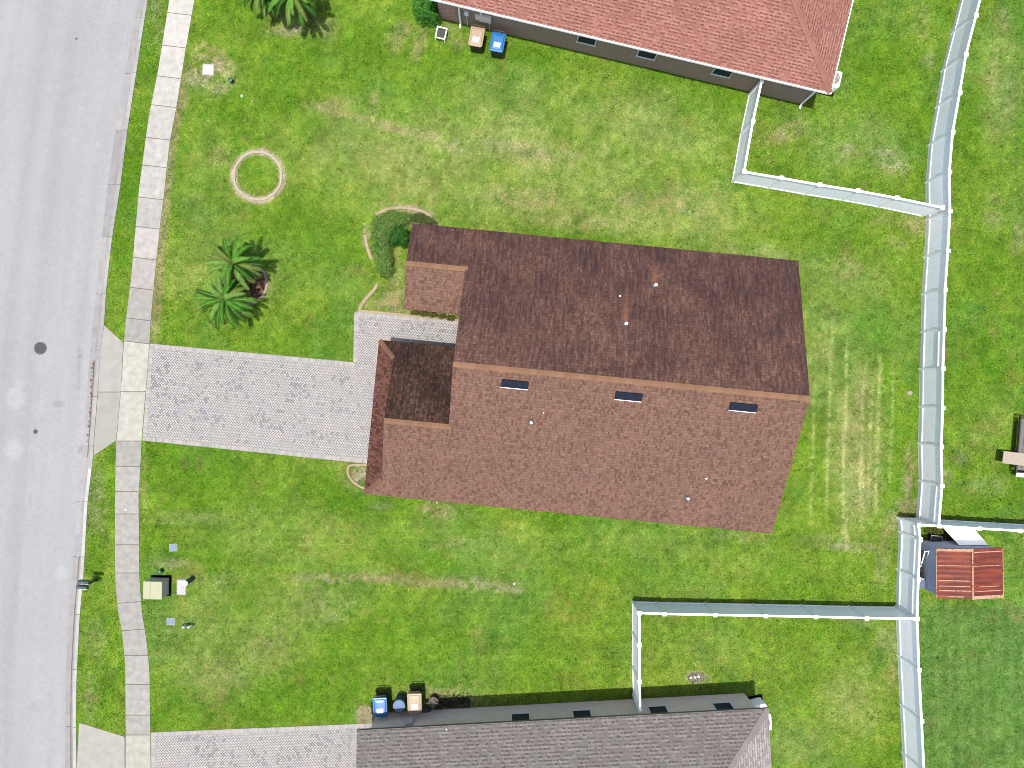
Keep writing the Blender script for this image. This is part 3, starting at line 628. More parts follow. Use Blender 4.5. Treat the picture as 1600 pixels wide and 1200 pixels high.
# off-ridge vents, pipes
M_VENT = plain('vent_navy', (.006, .009, .018), .8, .1)
SLP = Matrix.Rotation(math.atan(PITCH), 3, 'X')
for px, py in ((804.5, 600.5), (982, 619.5), (1161, 636.5)):
    u, v, z = on_slope(px, py, south); z += .06; mb = MB(); mb.box((u, v, z + .01), (1.2, .36, .09), M=SLP); o = mb.build('ridge_vent', M_VENT, roof, bevel=.01)
    mb = MB(); mb.box((u - .01, v - .185, z - .085), (1.2, .03, .03), M=SLP); mb.build('vent_lip', WHITE, roof)
def pipe(px, py, f, r, h, parent=roof, mat=WHITE, flash=True):
    u, v, z = on_slope(px, py, f); mb = MB(); mb.tube([(u, v, z - .05), (u, v, z + h)], r, 10); mb.build('vent_pipe', mat, parent)
    if flash: mb = MB(); mb.box((u, v, z + .01), (.26, .3, .02), M=(SLP if v < rv else Matrix.Rotation(-math.atan(PITCH), 3, 'X'))); mb.build('flashing', plain('lead_flashing', A(96, 88, 90), .6), parent)
pipe(1023, 446, north, .07, .3); pipe(977, 506, north, .07, .3); pipe(968, 463, north, .035, .2, flash=False)
pipe(829.5, 660, south, .06, .3); pipe(1073, 778, south, .06, .3); pipe(1102, 747, south, .035, .2, flash=False); pipe(849, 645, south, .02, .06, flash=False)

# ---- north house
NH = thing('house', 'pink shingled hip-roof house with white gutters at the top of the photo', 'house', (*N_O, 0), N_A)
D = 12.0; ov = .33; ex = .40; hz = E + PITCH * (D / 2 + ov)
pal_p = [(0, A(188, 130, 118)), (.3, A(198, 142, 128)), (.65, A(206, 152, 137))]
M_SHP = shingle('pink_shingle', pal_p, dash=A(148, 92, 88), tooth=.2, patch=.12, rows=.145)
M_CAPP = vcol_tint('pink_ridge_shingle', A(192, 136, 122))
def hip_roof(parent, mat, xl, xr, yl, yr, leftgable=False, capm=None, endm=None):
    hw = (yr - yl) / 2; ym = (yl + yr) / 2; zr = E + PITCH * hw; rx = xr - hw; lx = xl if leftgable else xl + hw
    polys = [[(xl, yl, E), (xr, yl, E), (rx, ym, zr), (lx, ym, zr)], [(xr, yr, E), (xl, yr, E), (lx, ym, zr), (rx, ym, zr)], [(xr, yl, E), (xr, yr, E), (rx, ym, zr)]]
    if not leftgable: polys.append([(xl, yr, E), (xl, yl, E), (lx, ym, zr)])
    if endm: e_ = polys.pop(2)
    r = roof_mesh('roof', mat, polys, parent)
    if endm: roof_mesh('roof_slope', endm, [e_], r)['label'] = 'paler end slope'
    cap('ridge_cap', capm, (lx, ym, zr), (rx, ym, zr), (0, 1, -PITCH), (0, -1, -PITCH), r)
    cap('hip_cap', capm, (xr - .02, yl + .02, E), (rx, ym, zr), (-.8, -.8, 0), (.8, .8, 0), r) if False else None
    for (cx, cy, sy) in ((xr, yl, 1), (xr, yr, -1)) + (() if leftgable else ((xl, yl, 1), (xl, yr, -1))):
        ex_ = rx if cx == xr else lx; sx = -1 if cx == xr else 1
        # down each neighbouring slope, perpendicular to the hip line
        n1 = Vector((sx * 1.0, 0, 0)) ; h_ = Vector((ex_ - cx, ym - cy, zr - E)).normalized()
        def dperp(nv):
            nv = Vector(nv).normalized(); d_ = nv.cross(h_); return d_ if d_.z < 0 else -d_
        na = (0, -sy * PITCH, 1); nb = (-sx * PITCH, 0, 1)
        cap('hip_cap', capm, (cx, cy, E), (ex_, ym, zr), dperp(na), dperp(nb), r, .14)
    return r
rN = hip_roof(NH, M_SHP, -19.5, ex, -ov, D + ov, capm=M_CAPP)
M_TAUPE = stucco('taupe_stucco', (.27, .195, .145)); M_TAUPEN = M_TAUPE
mb = MB(); mb.box((-9.1, D / 2, 1.2), (18.2, D, 2.4)); mb.build('wall', M_TAUPE, NH)
# brick veneer at the front corner
m_, nt_, b_ = newmat('red_brick', .9, .1); co_ = nt_.nodes.new('ShaderNodeTexCoord').outputs['Object']; mp_ = nt_.nodes.new('ShaderNodeMapping'); mp_.inputs['Rotation'].default_value = (R(90), 0, 0); nt_.links.new(co_, mp_.inputs[0])
bk = nt_.nodes.new('ShaderNodeTexBrick'); bk.inputs['Scale'].default_value = 1; bk.inputs['Brick Width'].default_value = .21; bk.inputs['Row Height'].default_value = .075; bk.inputs['Mortar Size'].default_value = .008
bk.inputs['Color1'].default_value = (.42, .19, .14, 1); bk.inputs['Color2'].default_value = (.27, .10, .08, 1); bk.inputs['Mortar'].default_value = (.45, .42, .38, 1)
nt_.links.new(mp_.outputs[0], bk.inputs[0]); nt_.links.new(bk.outputs[0], b_.inputs['Base Color'])
mb = MB(); mb.box((-18.63, D / 2, 1.2), (.86, D - .01, 2.39)); mb.build('brick_wall', m_, NH)
mb = MB(); mb.box((-9.55, -ov - .0, E - .09), (20.0, .1, .12)); mb.box((ex + .005, D / 2 - .0, E - .091), (.1, D + 2 * ov + .1, .118)); mb.box((-9.55, D + ov + .03, E - .09), (20.1, .13, .13))
mb.build('gutter', M_GUTTER, NH)
mb = MB(); mb.box((-9.55, -ov / 2, E - .17), (19.8, ov - .02, .02)); mb.build('soffit', WHITE, NH)
def local_at(o_, a_, px, py, z=0):
    x, y = P(px, py, z); x -= o_[0]; y -= o_[1]; c, s_ = math.cos(-a_), math.sin(-a_); return x * c - y * s_, x * s_ + y * c
for px, py in ((917, 62.5), (1012, 86), (1131.5, 113.5)):
    lx, ly = local_at(N_O, N_A, px, py, 1.78); window(NH, (lx, 0, 1.62), .95, 1.25, (0, -1), fmat=M_WF)
def downspout(parent, x, y, nrm, z1_=2.4):
    mb = MB(); n = Vector((*nrm, 0)); b0 = Vector((x, y, 0)); mb.box(b0 + n * .06 + Vector((0, 0, 1.1)), (.09, .07, 1.9) if abs(n.y) > .5 else (.07, .09, 1.9))
    mb.tube([b0 + n * .06 + Vector((0, 0, 2.02)), b0 + n * .1 + Vector((0, 0, 2.1)), b0 + n * .3 + Vector((0, 0, 2.36))], .045, 6)
    mb.tube([b0 + n * .06 + Vector((0, 0, .18)), b0 + n * .1 + Vector((0, 0, .1)), b0 + n * .28 + Vector((0, 0, .05))], .045, 6); mb.build('downspout', M_GUTTER, parent)
downspout(NH, local_at(N_O, N_A, 720, 38, 0)[0], 0, (0, -1)); downspout(NH, -.08, 0, (0, -1))
M_UTIL = plain('utility_box_grey', (.55, .5, .43), .6); M_UTILG = plain('utility_box_pale', (.65, .68, .72), .5)
lx = local_at(N_O, N_A, 757, 34, 1.2)[0]
mb = MB(); mb.box((lx, -.09, 1.25), (.62, .16, .5)); mb.box((lx - .18, -.1, 1.7), (.12, .12, .3)); mb.tube([(lx + .2, -.07, 1.0), (lx + .2, -.07, .02)], .025); mb.build('electric_panel', M_UTIL, NH, bevel=.01)
mb = MB(); mb.lathe((lx - .38, -.12, 1.15), [(.09, 0), (.09, .18)], 14); mb.box((lx - .38, -.06, 1.22), (.26, .1, .36)); mb.build('electric_meter', M_UTIL, NH)
lx2 = local_at(N_O, N_A, 728, 27, 1.2)[0]; mb = MB(); mb.box((lx2, -.06, 1.25), (.2, .1, .24)); mb.tube([(lx2, -.05, 1.1), (lx2, -.05, .02)], .02); mb.build('cable_box', M_UTILG, NH)
lx3 = local_at(N_O, N_A, 789, 27, 2.3)[0]; mb = MB(); mb.box((lx3, -.1, 2.28), (.12, .16, .1)); mb.build('flood_light', WHITE, NH)

# ---- south house
SH = thing('house', 'grey shingled house with taupe walls at the bottom of the photo', 'house', (*S_O, 0), S_A)
pal_g = [(0, A(146, 141, 138)), (.35, A(157, 152, 149)), (.7, A(166, 161, 158))]
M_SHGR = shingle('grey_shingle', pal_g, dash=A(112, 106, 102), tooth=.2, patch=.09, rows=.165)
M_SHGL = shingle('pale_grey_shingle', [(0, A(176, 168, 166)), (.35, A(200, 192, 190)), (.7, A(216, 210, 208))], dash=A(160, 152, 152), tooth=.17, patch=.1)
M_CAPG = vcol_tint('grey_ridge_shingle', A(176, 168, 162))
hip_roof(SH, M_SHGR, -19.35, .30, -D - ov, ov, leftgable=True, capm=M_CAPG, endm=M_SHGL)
M_GREY = stucco('greige_stucco', (.56, .46, .39))
mb = MB(); mb.box((-9.43, -D / 2, 1.2), (18.86, D, 2.4)); mb.add([(-18.8, 0, 2.3), (-18.8, -D, 2.3), (-18.8, -D / 2, E + PITCH * D / 2 - .05), (-18.7, 0, 2.3), (-18.7, -D, 2.3), (-18.7, -D / 2, E + PITCH * D / 2 - .05)], [(0, 1, 2), (5, 4, 3), (0, 2, 5, 3), (1, 4, 5, 2)])
mb.build('wall', M_GREY, SH)
mb = MB(); mb.box((-9.5, ov + .012, E - .09), (19.6, .02, .16)); mb.box((.31, -D / 2, E - .09), (.02, D + .6, .16)); mb.build('fascia', plain('grey_fascia', A(150, 146, 144), .6), SH)
for px, py in ((813.5, 1121), (910.5, 1116), (1031, 1109.5), (1134, 1104.5)):
    lx, ly = local_at(S_O, S_A, px, py, 1.75); window(SH, (lx, 0, 1.6), .95, 1.3, (0, 1), fmat=M_WF)
mb = MB(); lx = local_at(S_O, S_A, 640, 1125, 1.3)[0]; mb.box((lx, .09, 1.35), (.36, .16, .62)); mb.box((lx - .15, .07, 1.9), (.08, .08, .5)); mb.box((lx + .1, .17, 1.4), (.14, .06, .2))
mb.build('electric_panel', plain('weathered_grey_box', (.3, .3, .29), .6), SH, bevel=.01)
mb = MB(); lx = local_at(S_O, S_A, 698, 1136, 2.4)[0]; mb.tube([(lx, ov - .1, 2.53), (lx, ov - .1, 2.62)], .03); mb.build('vent_pipe', WHITE, SH)
# air conditioners at the east walls of both neighbours are only half visible beyond the eaves
def sat_dish(parent, x, y, z, r, face, name='satellite_dish'):
    mb = MB(); F_ = Vector(face).normalized(); a = F_.orthogonal().normalized(); b = F_.cross(a); vs = [tuple(Vector((x, y, z)) - F_ * .06)]; fs = []; seg = 20
    for q, rr in enumerate((.4, .75, 1.0)):
        for k in range(seg):
            t = 2 * math.pi * k / seg; vs.append(tuple(Vector((x, y, z)) + (a * math.cos(t) + b * math.sin(t)) * r * rr + F_ * (-.06 + .06 * rr * rr)))
    fs += [(0, 1 + k, 1 + (k + 1) % seg) for k in range(seg)]
    for q in range(2):
        for k in range(seg): k2 = (k + 1) % seg; fs.append((1 + q * seg + k, 1 + (q + 1) * seg + k, 1 + (q + 1) * seg + k2, 1 + q * seg + k2))
    mb.add(vs, fs); return mb.build(name, M_GUTTER, parent, smooth=True)

# ---- air conditioners, half under the eaves
def ac_unit(px, py, z, ang, label):
    x, y = P(px, py, z); o = thing('air_conditioner', label, 'air conditioner', (x, y, 0), ang, 'outdoor air conditioners')
    mb = MB(); mb.box((0, 0, z / 2), (.82, .82, z - .06)); mb.build('casing', M_GUTTER, o, bevel=.09)
    mb = MB(); mb.lathe((0, 0, z - .03), [(.33, 0), (.33, .012)], 24); g = mb.build('fan_grille', M_DARKMETAL, o)
    mb = MB()
    for k in range(1, 6): mb.tube([(k * .06 * math.cos(t), k * .06 * math.sin(t), z - .01) for t in np.linspace(0, 2 * math.pi, 21)], .006, 4)
    mb.build('guard', M_UTIL, g)
    mb = MB(); mb.box((0, 0, .03), (1, 1, .06)); mb.build('pad', M_CONC, o)
    mb = MB(); mb.tube([(-.4, .1, .3), (-.6, .1, .3), (-.8, .1, .6)], .03); mb.build('pipe', M_DARKMETAL, o)
ac_unit(1303, 121, .95, N_A, 'air conditioner poking out from under the pink roof')
ac_unit(1189, 1116, .95, S_A + .2, 'air conditioner at the corner of the grey roof, upper of the two')
ac_unit(1194, 1130, .98, S_A, 'air conditioner beside the grey roof, lower of the two')

# ------------------------------------------------------------------ vinyl fences
def fence(label, tops, h, low=.12, mids=(), side=0, skip_first=False, pvar=True, lowline=True, lead=True, skip_last=False, loose=()):
    pts = [Vector((*P(x, y, h), 0)) for x, y in tops]
    org = pts[0].copy(); o = thing('vinyl_fence', label, 'fence', tuple(org), 0, 'white vinyl privacy fences'); pts = [p - org for p in pts]
    for i, p in enumerate(pts):
        if (i == 0 and skip_first) or (i == len(pts) - 1 and skip_last): continue
        d = (pts[min(i + 1, len(pts) - 1)] - pts[max(i - 1, 0)]); a = math.atan2(d.y, d.x)
        mb = MB(); mb.box((p.x, p.y, h / 2 - .01), (.115, .115, h - .02), a); q = mb.build('post', WHITE, o)
        mb = MB(); mb.box((p.x, p.y, h + .005), (.19, .19, .03), a); mb.add([(p.x + dx * .095, p.y + dy * .095, h + .02) for dx, dy in ((-1, -1), (1, -1), (1, 1), (-1, 1))] + [(p.x, p.y, h + .06)], [(0, 1, 4), (1, 2, 4), (2, 3, 4), (3, 0, 4)])
        mb.build('post_cap', WHITE, q)
    for i in range(len(pts) - 1):
        a, b = pts[i], pts[i + 1]; d = b - a; L = d.length; d /= L; n = Vector((-d.y, d.x, 0)); an = math.atan2(d.y, d.x); c = (a + b) / 2
        Lp = L - .117
        mb = MB(); k = max(1, int(L / .3)); zb = low + .02
        for j in range(k):
            cc = a + d * (.058 + Lp * (j + .5) / k); mb.box((cc.x, cc.y, (zb + h - .06) / 2), (Lp / k - .005, .022, h - .06 - zb), an)
        mb.box((c.x, c.y, (zb + h - .06) / 2), (Lp, .014, h - .064 - zb), an)
        mb.build('panel', M_PANEL, o)
        mb = MB(); mb.box((c.x, c.y, h - .06), (Lp, .095, .075), an); mb.build('rail', WHITE, o)
        mb = MB(); mb.box((c.x, c.y, low), (Lp, .06, .1), an)
        if low > .2: mb.box((c.x, c.y, low / 2 - .02), (Lp, .03, low - .06), an)
        mb.build('rail', WHITE, o)
        if i in mids:
            for zz in (.33, h - .42): mb = MB(); mb.box((c.x, c.y, zz), (Lp, .085, .07), an); mb.build('rail', WHITE, o)
    return o
RH = 1.95
fence('long white privacy fence along the right, behind the three back lawns', [(1552, -96), (1541, -36), (1525.5, 24), (1510, 85), (1500, 145), (1489, 207), (1484, 269), (1485, 330), (1481.5, 392), (1477.5, 453), (1476, 515), (1474, 576), (1473.5, 637.5), (1471.5, 698), (1472.5, 759.5), (1467.5, 822)], RH, low=.3, mids=(10, 14))
fence('white fence from the pink-roofed house to the lawn corner, its shorter leg', [(1190.5, 126.5), (1176.7, 190), (1163, 268)], 1.83, low=.06)
fence('white fence crossing from lawn corner below the pink-roofed house to the long fence', [(1163, 268), (1221.5, 278), (1281, 288.5), (1341, 298), (1401.5, 309), (1473, 324)], 1.83, low=.06, skip_first=True)
fence('white fence with square post caps crossing above the grey-roofed house', [(999, 958), (1038, 959.5), (1117.5, 961), (1196.5, 962.5), (1275, 964), (1354.5, 966), (1430, 967)], 1.83, low=.08)
fence('short white fence leg ending at the grey-roofed house wall', [(999, 958), (999.3, 1008), (999.5, 1065), (1000.5, 1111)], 1.83, low=.06, skip_first=True)
fence('white fence left of the rusty shed, running down to the photo bottom', [(1436, 820.5), (1438.5, 843), (1435.5, 905), (1433.5, 967), (1436.5, 1047), (1440.5, 1127), (1444.5, 1207), (1449, 1287)], 1.9, low=.3, mids=(0, 1, 2))
fence('white fence leaving to the right above the rusty shed', [(1436, 820.5), (1467.5, 822), (1530.5, 826), (1594, 829.5), (1657, 833)], 1.9, low=.08, skip_first=True)

# ------------------------------------------------------------------ foliage
M_LEAF, nt, b = newmat('leaf', .6, .12); a_ = nt.nodes.new('ShaderNodeVertexColor'); a_.layer_name = 'Col'; nt.links.new(a_.outputs[0], b.inputs['Base Color'])
tr = nt.nodes.new('ShaderNodeBsdfTranslucent'); nt.links.new(a_.outputs[0], tr.inputs[0]); ms = nt.nodes.new('ShaderNodeMixShader'); ms.inputs[0].default_value = .15
nt.links.new(b.outputs[0], ms.inputs[1]); nt.links.new(tr.outputs[0], ms.inputs[2]); nt.links.new(ms.outputs[0], nt.nodes['Material Output'].inputs[0])
M_BARK = plain('bark', A(120, 98, 78), .9, .1, .3, 12, bmp=.8)
def shrub(name, label, cat, blobs, n, cols, leaf=.07, group=None, stem=True):
    """blobs: (px, py, rx, ry, h) ellipsoids; leaves scattered through the outer volume of each, folded leaf-size faces"""
    cx = sum(b_[0] for b_ in blobs) / len(blobs); cy = sum(b_[1] for b_ in blobs) / len(blobs)
    X0, Y0 = P(cx, cy, .4); o = thing(name, label, cat, (X0, Y0, 0), 0, group); mb = MB(); wts = [b_[2] * b_[3] for b_ in blobs]
    for _ in range(n):
        bx, by, rx, ry, h = random.choices(blobs, wts)[0]; x, y = P(bx, by, h * .6); rx /= S; ry /= S
        v = Vector((random.gauss(0, 1), random.gauss(0, 1), abs(random.gauss(0, .9)))).normalized(); lump = 1 + .16 * math.sin(v.x * 7 + bx) * math.sin(v.y * 6 + by) + .1 * math.sin(v.z * 11)
        r = lump * (random.random() ** .28); p = Vector((x - X0 + v.x * rx * r, y - Y0 + v.y * ry * r, .12 + v.z * (h - .12) * r))
        t = Vector((random.gauss(0, 1), random.gauss(0, 1), random.gauss(0, .4))).normalized(); nn = (v + Vector((random.gauss(0, .5), random.gauss(0, .5), random.uniform(0, .9)))).normalized(); s_ = t.cross(nn).normalized(); t = nn.cross(s_)
        L = leaf * random.uniform(.6, 1.4); W = L * .5; c = np.array(A(*random.choice(cols))) * random.uniform(.75, 1.25)
        mb.add([tuple(p - t * L * .5), tuple(p + s_ * W * .5 + nn * .006), tuple(p + t * L * .5), tuple(p - s_ * W * .5 + nn * .006)], [(0, 1, 2, 3)], tuple(c))
    mb.build('foliage', M_LEAF, o)
    mb = MB()
    for bx, by, rx, ry, h in blobs:
        x, y = P(bx, by, h * .4)
        for k in range(5):
            a = random.uniform(0, 6.28); q = Vector((x - X0 + math.cos(a) * rx / S * .6, y - Y0 + math.sin(a) * ry / S * .6, h * .75)); mb.tube([(x - X0, y - Y0, 0), (x - X0 + (q.x - x + X0) * .3, y - Y0 + (q.y - y + Y0) * .3, h * .35), q], [.03, .02, .006], 5)
    mb.build('stem', M_BARK, o)
    return o
GREENS = [(128, 180, 74), (100, 156, 52), (158, 200, 98), (80, 138, 42), (190, 216, 130)]
shrub('hedge', 'clipped grey-green hedge curving down the planting bed edge', 'hedge', [(600, 352, 22, 20, .9), (594, 368, 17, 16, .9), (612, 342, 24, 15, .85), (595, 388, 16, 18, .9), (600, 405, 15, 17, .85), (601, 420, 14, 14, .8), (628, 340, 16, 11, .8)], 15000, GREENS, .07)
shrub('shrub', 'dark green glossy bush tucked between hedge and brown roof corner', 'bush', [(621, 366, 15, 15, 1.3), (630, 371, 10, 13, 1.2), (615, 374, 9, 9, 1.0)], 4200, [(70, 140, 44), (52, 118, 36), (100, 166, 66), (44, 100, 32)], .08)
shrub('shrub', 'low light green plants under the brown roof corner by the curved edging', 'bush', [(655, 340, 13, 8, .35), (668, 344, 10, 7, .4), (676, 350, 8, 7, .5)], 1500, [(140, 150, 84), (96, 130, 60), (70, 96, 50)], .07)
shrub('shrub', 'round bright green bush at the corner of the pink-roofed house', 'bush', [(664, 14, 17, 17, 1.3), (656, 4, 14, 14, 1.25), (674, 22, 13, 11, 1.2), (668, -6, 16, 14, 1.2), (672, 6, 13, 13, 1.4)], 8500, [(96, 184, 56), (72, 156, 40), (134, 206, 88), (56, 130, 32)], .085)
for i, (px, py) in enumerate(((648, 488), (662, 490), (676, 492), (690, 494), (704, 497))):
    shrub('border_plant', 'small olive plant in the row below the small brown roof', 'plant', [(px, py, 8, 5, .3)], 300, [(122, 116, 62), (150, 146, 72), (92, 92, 48), (110, 130, 50)], .06, 'small plants along the path edging')

def palm(label, px, py, h, rad, nf, seed, base=None, light=1.0, width=.17, trunkr=.12, gaps=()):
    r_ = random.Random(seed); X, Y = P(px, py, h); bx, by = base if base else (X + .1, Y - .05)
    o = thing('palm_tree', label, 'palm tree', (bx, by, 0)); cx, cy = X - bx, Y - by
    mb = MB(); n = 9; pts = [(cx * (k / n) ** 1.5, cy * (k / n) ** 1.5, (h - .25) * k / n) for k in range(n + 1)]; mb.tube(pts, [trunkr * (1.35 if k == 0 else 1 + .12 * (k % 2)) for k in range(n + 1)], 10)
    for k in range(26):                                  # cut leaf bases
        z = r_.uniform(.1, h - .3); f = (z / (h - .25)) ** 1.5; a = r_.uniform(0, 6.28); q = Vector((cx * f, cy * f, z)); e = Vector((math.cos(a), math.sin(a), .8)); mb.tube([q + e * trunkr * .7, q + e * (trunkr + .07)], [.03, .015], 4)
    mb.build('trunk', M_BARK, o)
    mb = MB(); C = Vector((cx, cy, h - .25))
    for k in range(nf):
        ring = k / nf; a = k * 2.399 + r_.uniform(-.2, .2); el = R(76 - 84 * ring + r_.uniform(-7, 7)); L = rad * r_.uniform(.85, 1.1) * (1.12 if ring > .25 else .9)
        d = Vector((math.cos(a), math.sin(a), 0)); m = 16; p = C.copy(); pts = [p.copy()]; e_ = el
        for q in range(m): p = p + (d * math.cos(e_) + Vector((0, 0, 1)) * math.sin(e_)) * (L / m); e_ -= R(5.2 + 1.2 * q / 4); pts.append(p.copy())
        base_c = r_.choice([(88, 160, 44), (128, 196, 70), (62, 128, 34), (150, 204, 92), (100, 176, 50)]); tw = r_.uniform(-.5, .5)
        if ring > .9: base_c = (176, 150, 96)
        if r_.random() < .15: base_c = (150, 176, 80)
        mb.tube(pts, [.018 - .014 * q / m for q in range(m + 1)], 4, col=A(196, 214, 140))
        nl = 34
        for q in range(2, nl):
            t = q / nl * m; i0 = min(int(t), m - 1); f = t - i0; P_ = pts[i0].lerp(pts[i0 + 1], f); tg = (pts[i0 + 1] - pts[i0]).normalized(); sd_ = tg.cross(Vector((0, 0, 1))).normalized(); up = sd_.cross(tg)
            ll = width * 1.3 * math.sin(math.pi * min(1, (q / nl) * .93 + .09)) ** .6
            for s_ in (-1, 1):
                dr = (sd_ * s_ * math.cos(tw * .3) + tg * .75 + up * (.42 + .15 * s_ * tw)).normalized(); w_ = tg * .02; tip = P_ + dr * ll + Vector((0, 0, -.035 * ll / .3)); mid = P_ + dr * ll * .5 + Vector((0, 0, .01))
                c = np.array(A(*base_c)) * r_.uniform(.7, 1.3) * light
                mb.add([tuple(P_ - w_), tuple(P_ + w_), tuple(mid + w_ * 1.3), tuple(tip), tuple(mid - w_ * 1.3)], [(0, 1, 2, 3, 4)], tuple(c))
    mb.build('crown', M_LEAF, o)
    return o
rb = P(392, 440)
palm('feathery palm leaning up from the mulched ring, upper of the pair', 362, 411, 2.15, 1.68, 30, 3, base=(rb[0] - .1, rb[1] + .25))
palm('feathery palm leaning down from the mulched ring, lower of the pair', 348, 467, 2.05, 1.75, 32, 11, base=(rb[0] - .2, rb[1] - .3))
palm('dense palm cut by the top edge of the photo, left of the round bush', 455, -12, 2.4, 1.55, 32, 21)
palm('palm at the top edge of the photo, left of the dense one', 412, -20, 1.8, 1.4, 24, 35)
# planting ring round the palms
def ring(name, label, cat, cx, cy, ri, ro, h, mat, n=40, wob=.04, z0=-.05, group=None, a0=0, a1=360):
    X, Y = P(cx, cy); o = thing(name, label, cat, (X, Y, 0), 0, group); mb = MB(); rr = random.Random(int(cx)); W = [rr.uniform(-wob, wob) for _ in range(n + 1)]; W[-1] = W[0] if a1 - a0 == 360 else W[-1]
    for k in range(n):
        t0, t1 = R(a0 + (a1 - a0) * k / n), R(a0 + (a1 - a0) * (k + 1) / n); q = []
        for (r, t, w_) in ((ri, t0, W[k]), (ro, t0, W[k]), (ro, t1, W[k + 1]), (ri, t1, W[k + 1])): r = r / S + w_; q.append((r * math.cos(t), r * math.sin(t)))
        mb.prism(q, z0, h + rr.uniform(-.004, .004))
    mb.build('curb', mat, o); return o
M_SAND = plain('sandy_concrete', A(222, 212, 190), .95, .1, .14, 9, bmp=.4)
ring('tree_ring', 'empty sandy ring edging in the open front lawn', 'lawn edging', 403, 275, 35.3, 38.8, .05, M_SAND, 48, .02, group='round lawn edgings')
ring('tree_ring', 'round concrete edging around the two palms and their mulch', 'lawn edging', 384, 443, 31, 35, .06, plain('pinkish_concrete', A(206, 186, 174), .95, .1, .2, 6, bmp=.4), 48, .02, group='round lawn edgings')
mb = MB(); X, Y = P(384, 443)
for k in range(1500):
    a = random.uniform(0, 6.28); r = random.random() ** .5 * 30 / S; s_ = random.uniform(.03, .09); t = random.gauss(0, .5)
    mb.box((X + r * math.cos(a), Y + r * math.sin(a), .02 + random.uniform(0, .03)), (s_, s_ * .4, .012), random.uniform(0, 3.1), M=Matrix.Rotation(t, 3, 'X'), col=A(*random.choice([(150, 116, 88), (110, 80, 58), (186, 152, 118), (80, 58, 44), (204, 178, 140)])))
mb.prism([(X + 30 / S * math.cos(R(k * 15)), Y + 30 / S * math.sin(R(k * 15))) for k in range(24)], -.02, .012, A(120, 92, 68))
struct(mb.build('mulch', M_CONC), 'stuff')

# curved edging of the planting beds
def curb(label, pl, wd=.12, h=.07, mat=None, sink=()):
    pts = [Vector((*P(*p), 0)) for p in pl]; o0 = pts[0].copy(); o = thing('garden_edging', label, 'garden edging', tuple(o0), 0, 'concrete garden edgings'); pts = [p - o0 for p in pts]
    for _ in range(2):                                   # smooth
        q = [pts[0]]
        for a, b in zip(pts[:-1], pts[1:]): q += [a.lerp(b, .25), a.lerp(b, .75)]
        pts = q + [pts[-1]]
    mb = MB(); vs = []; n = len(pts)
    for i, p in enumerate(pts):
        d = (pts[min(i + 1, n - 1)] - pts[max(i - 1, 0)]).normalized(); nn = Vector((-d.y, d.x, 0)); hh = h + random.uniform(-.004, .004); hh = min([hh] + [-.012 for a_, b_ in sink if a_ < i / (n - 1) < b_])
        for f, z in ((-.5, -.05), (-.48, hh * .7), (-.25, hh), (.25, hh), (.48, hh * .7), (.5, -.05)): q = p + nn * wd * f; vs.append((q.x, q.y, z))
    fs = [(i * 6 + k, (i + 1) * 6 + k, (i + 1) * 6 + k + 1, i * 6 + k + 1) for i in range(n - 1) for k in range(5)] + [(0, 1, 2, 3, 4, 5), tuple(range((n - 1) * 6 + 5, (n - 1) * 6 - 1, -1))]
    mb.add(vs, fs); mb.build('curb', mat or M_EDGE, o); return o
curb('tan curved edging around the hedge bed', [(561, 486), (566, 474), (576, 462), (586, 452), (591, 440), (588, 424), (580, 404), (573, 384), (570, 366), (573, 352), (584, 337), (602, 328), (625, 324), (650, 327), (668, 334), (680, 346), (685, 356)], .17, sink=((.24, .38), (.5, .64)))
curb('straight pinkish edging between the path and the small plants', [(560, 485.5), (600, 489), (650, 494), (700, 499), (745, 503)], .14, .09)
curb('small curved edging at the lower garage corner', [(574, 726), (548, 726), (543, 731), (544, 742), (551, 752), (562, 760), (576, 765)], .12)
mb = MB(); mb.prism([P(590.5, 529), P(612, 531), P(612, 534), P(593, 533), P(589, 570), P(587, 570)], -.02, .05); tag(mb.build('concrete_step', M_SAND), 'narrow pale concrete edge at the upper garage corner', 'step')

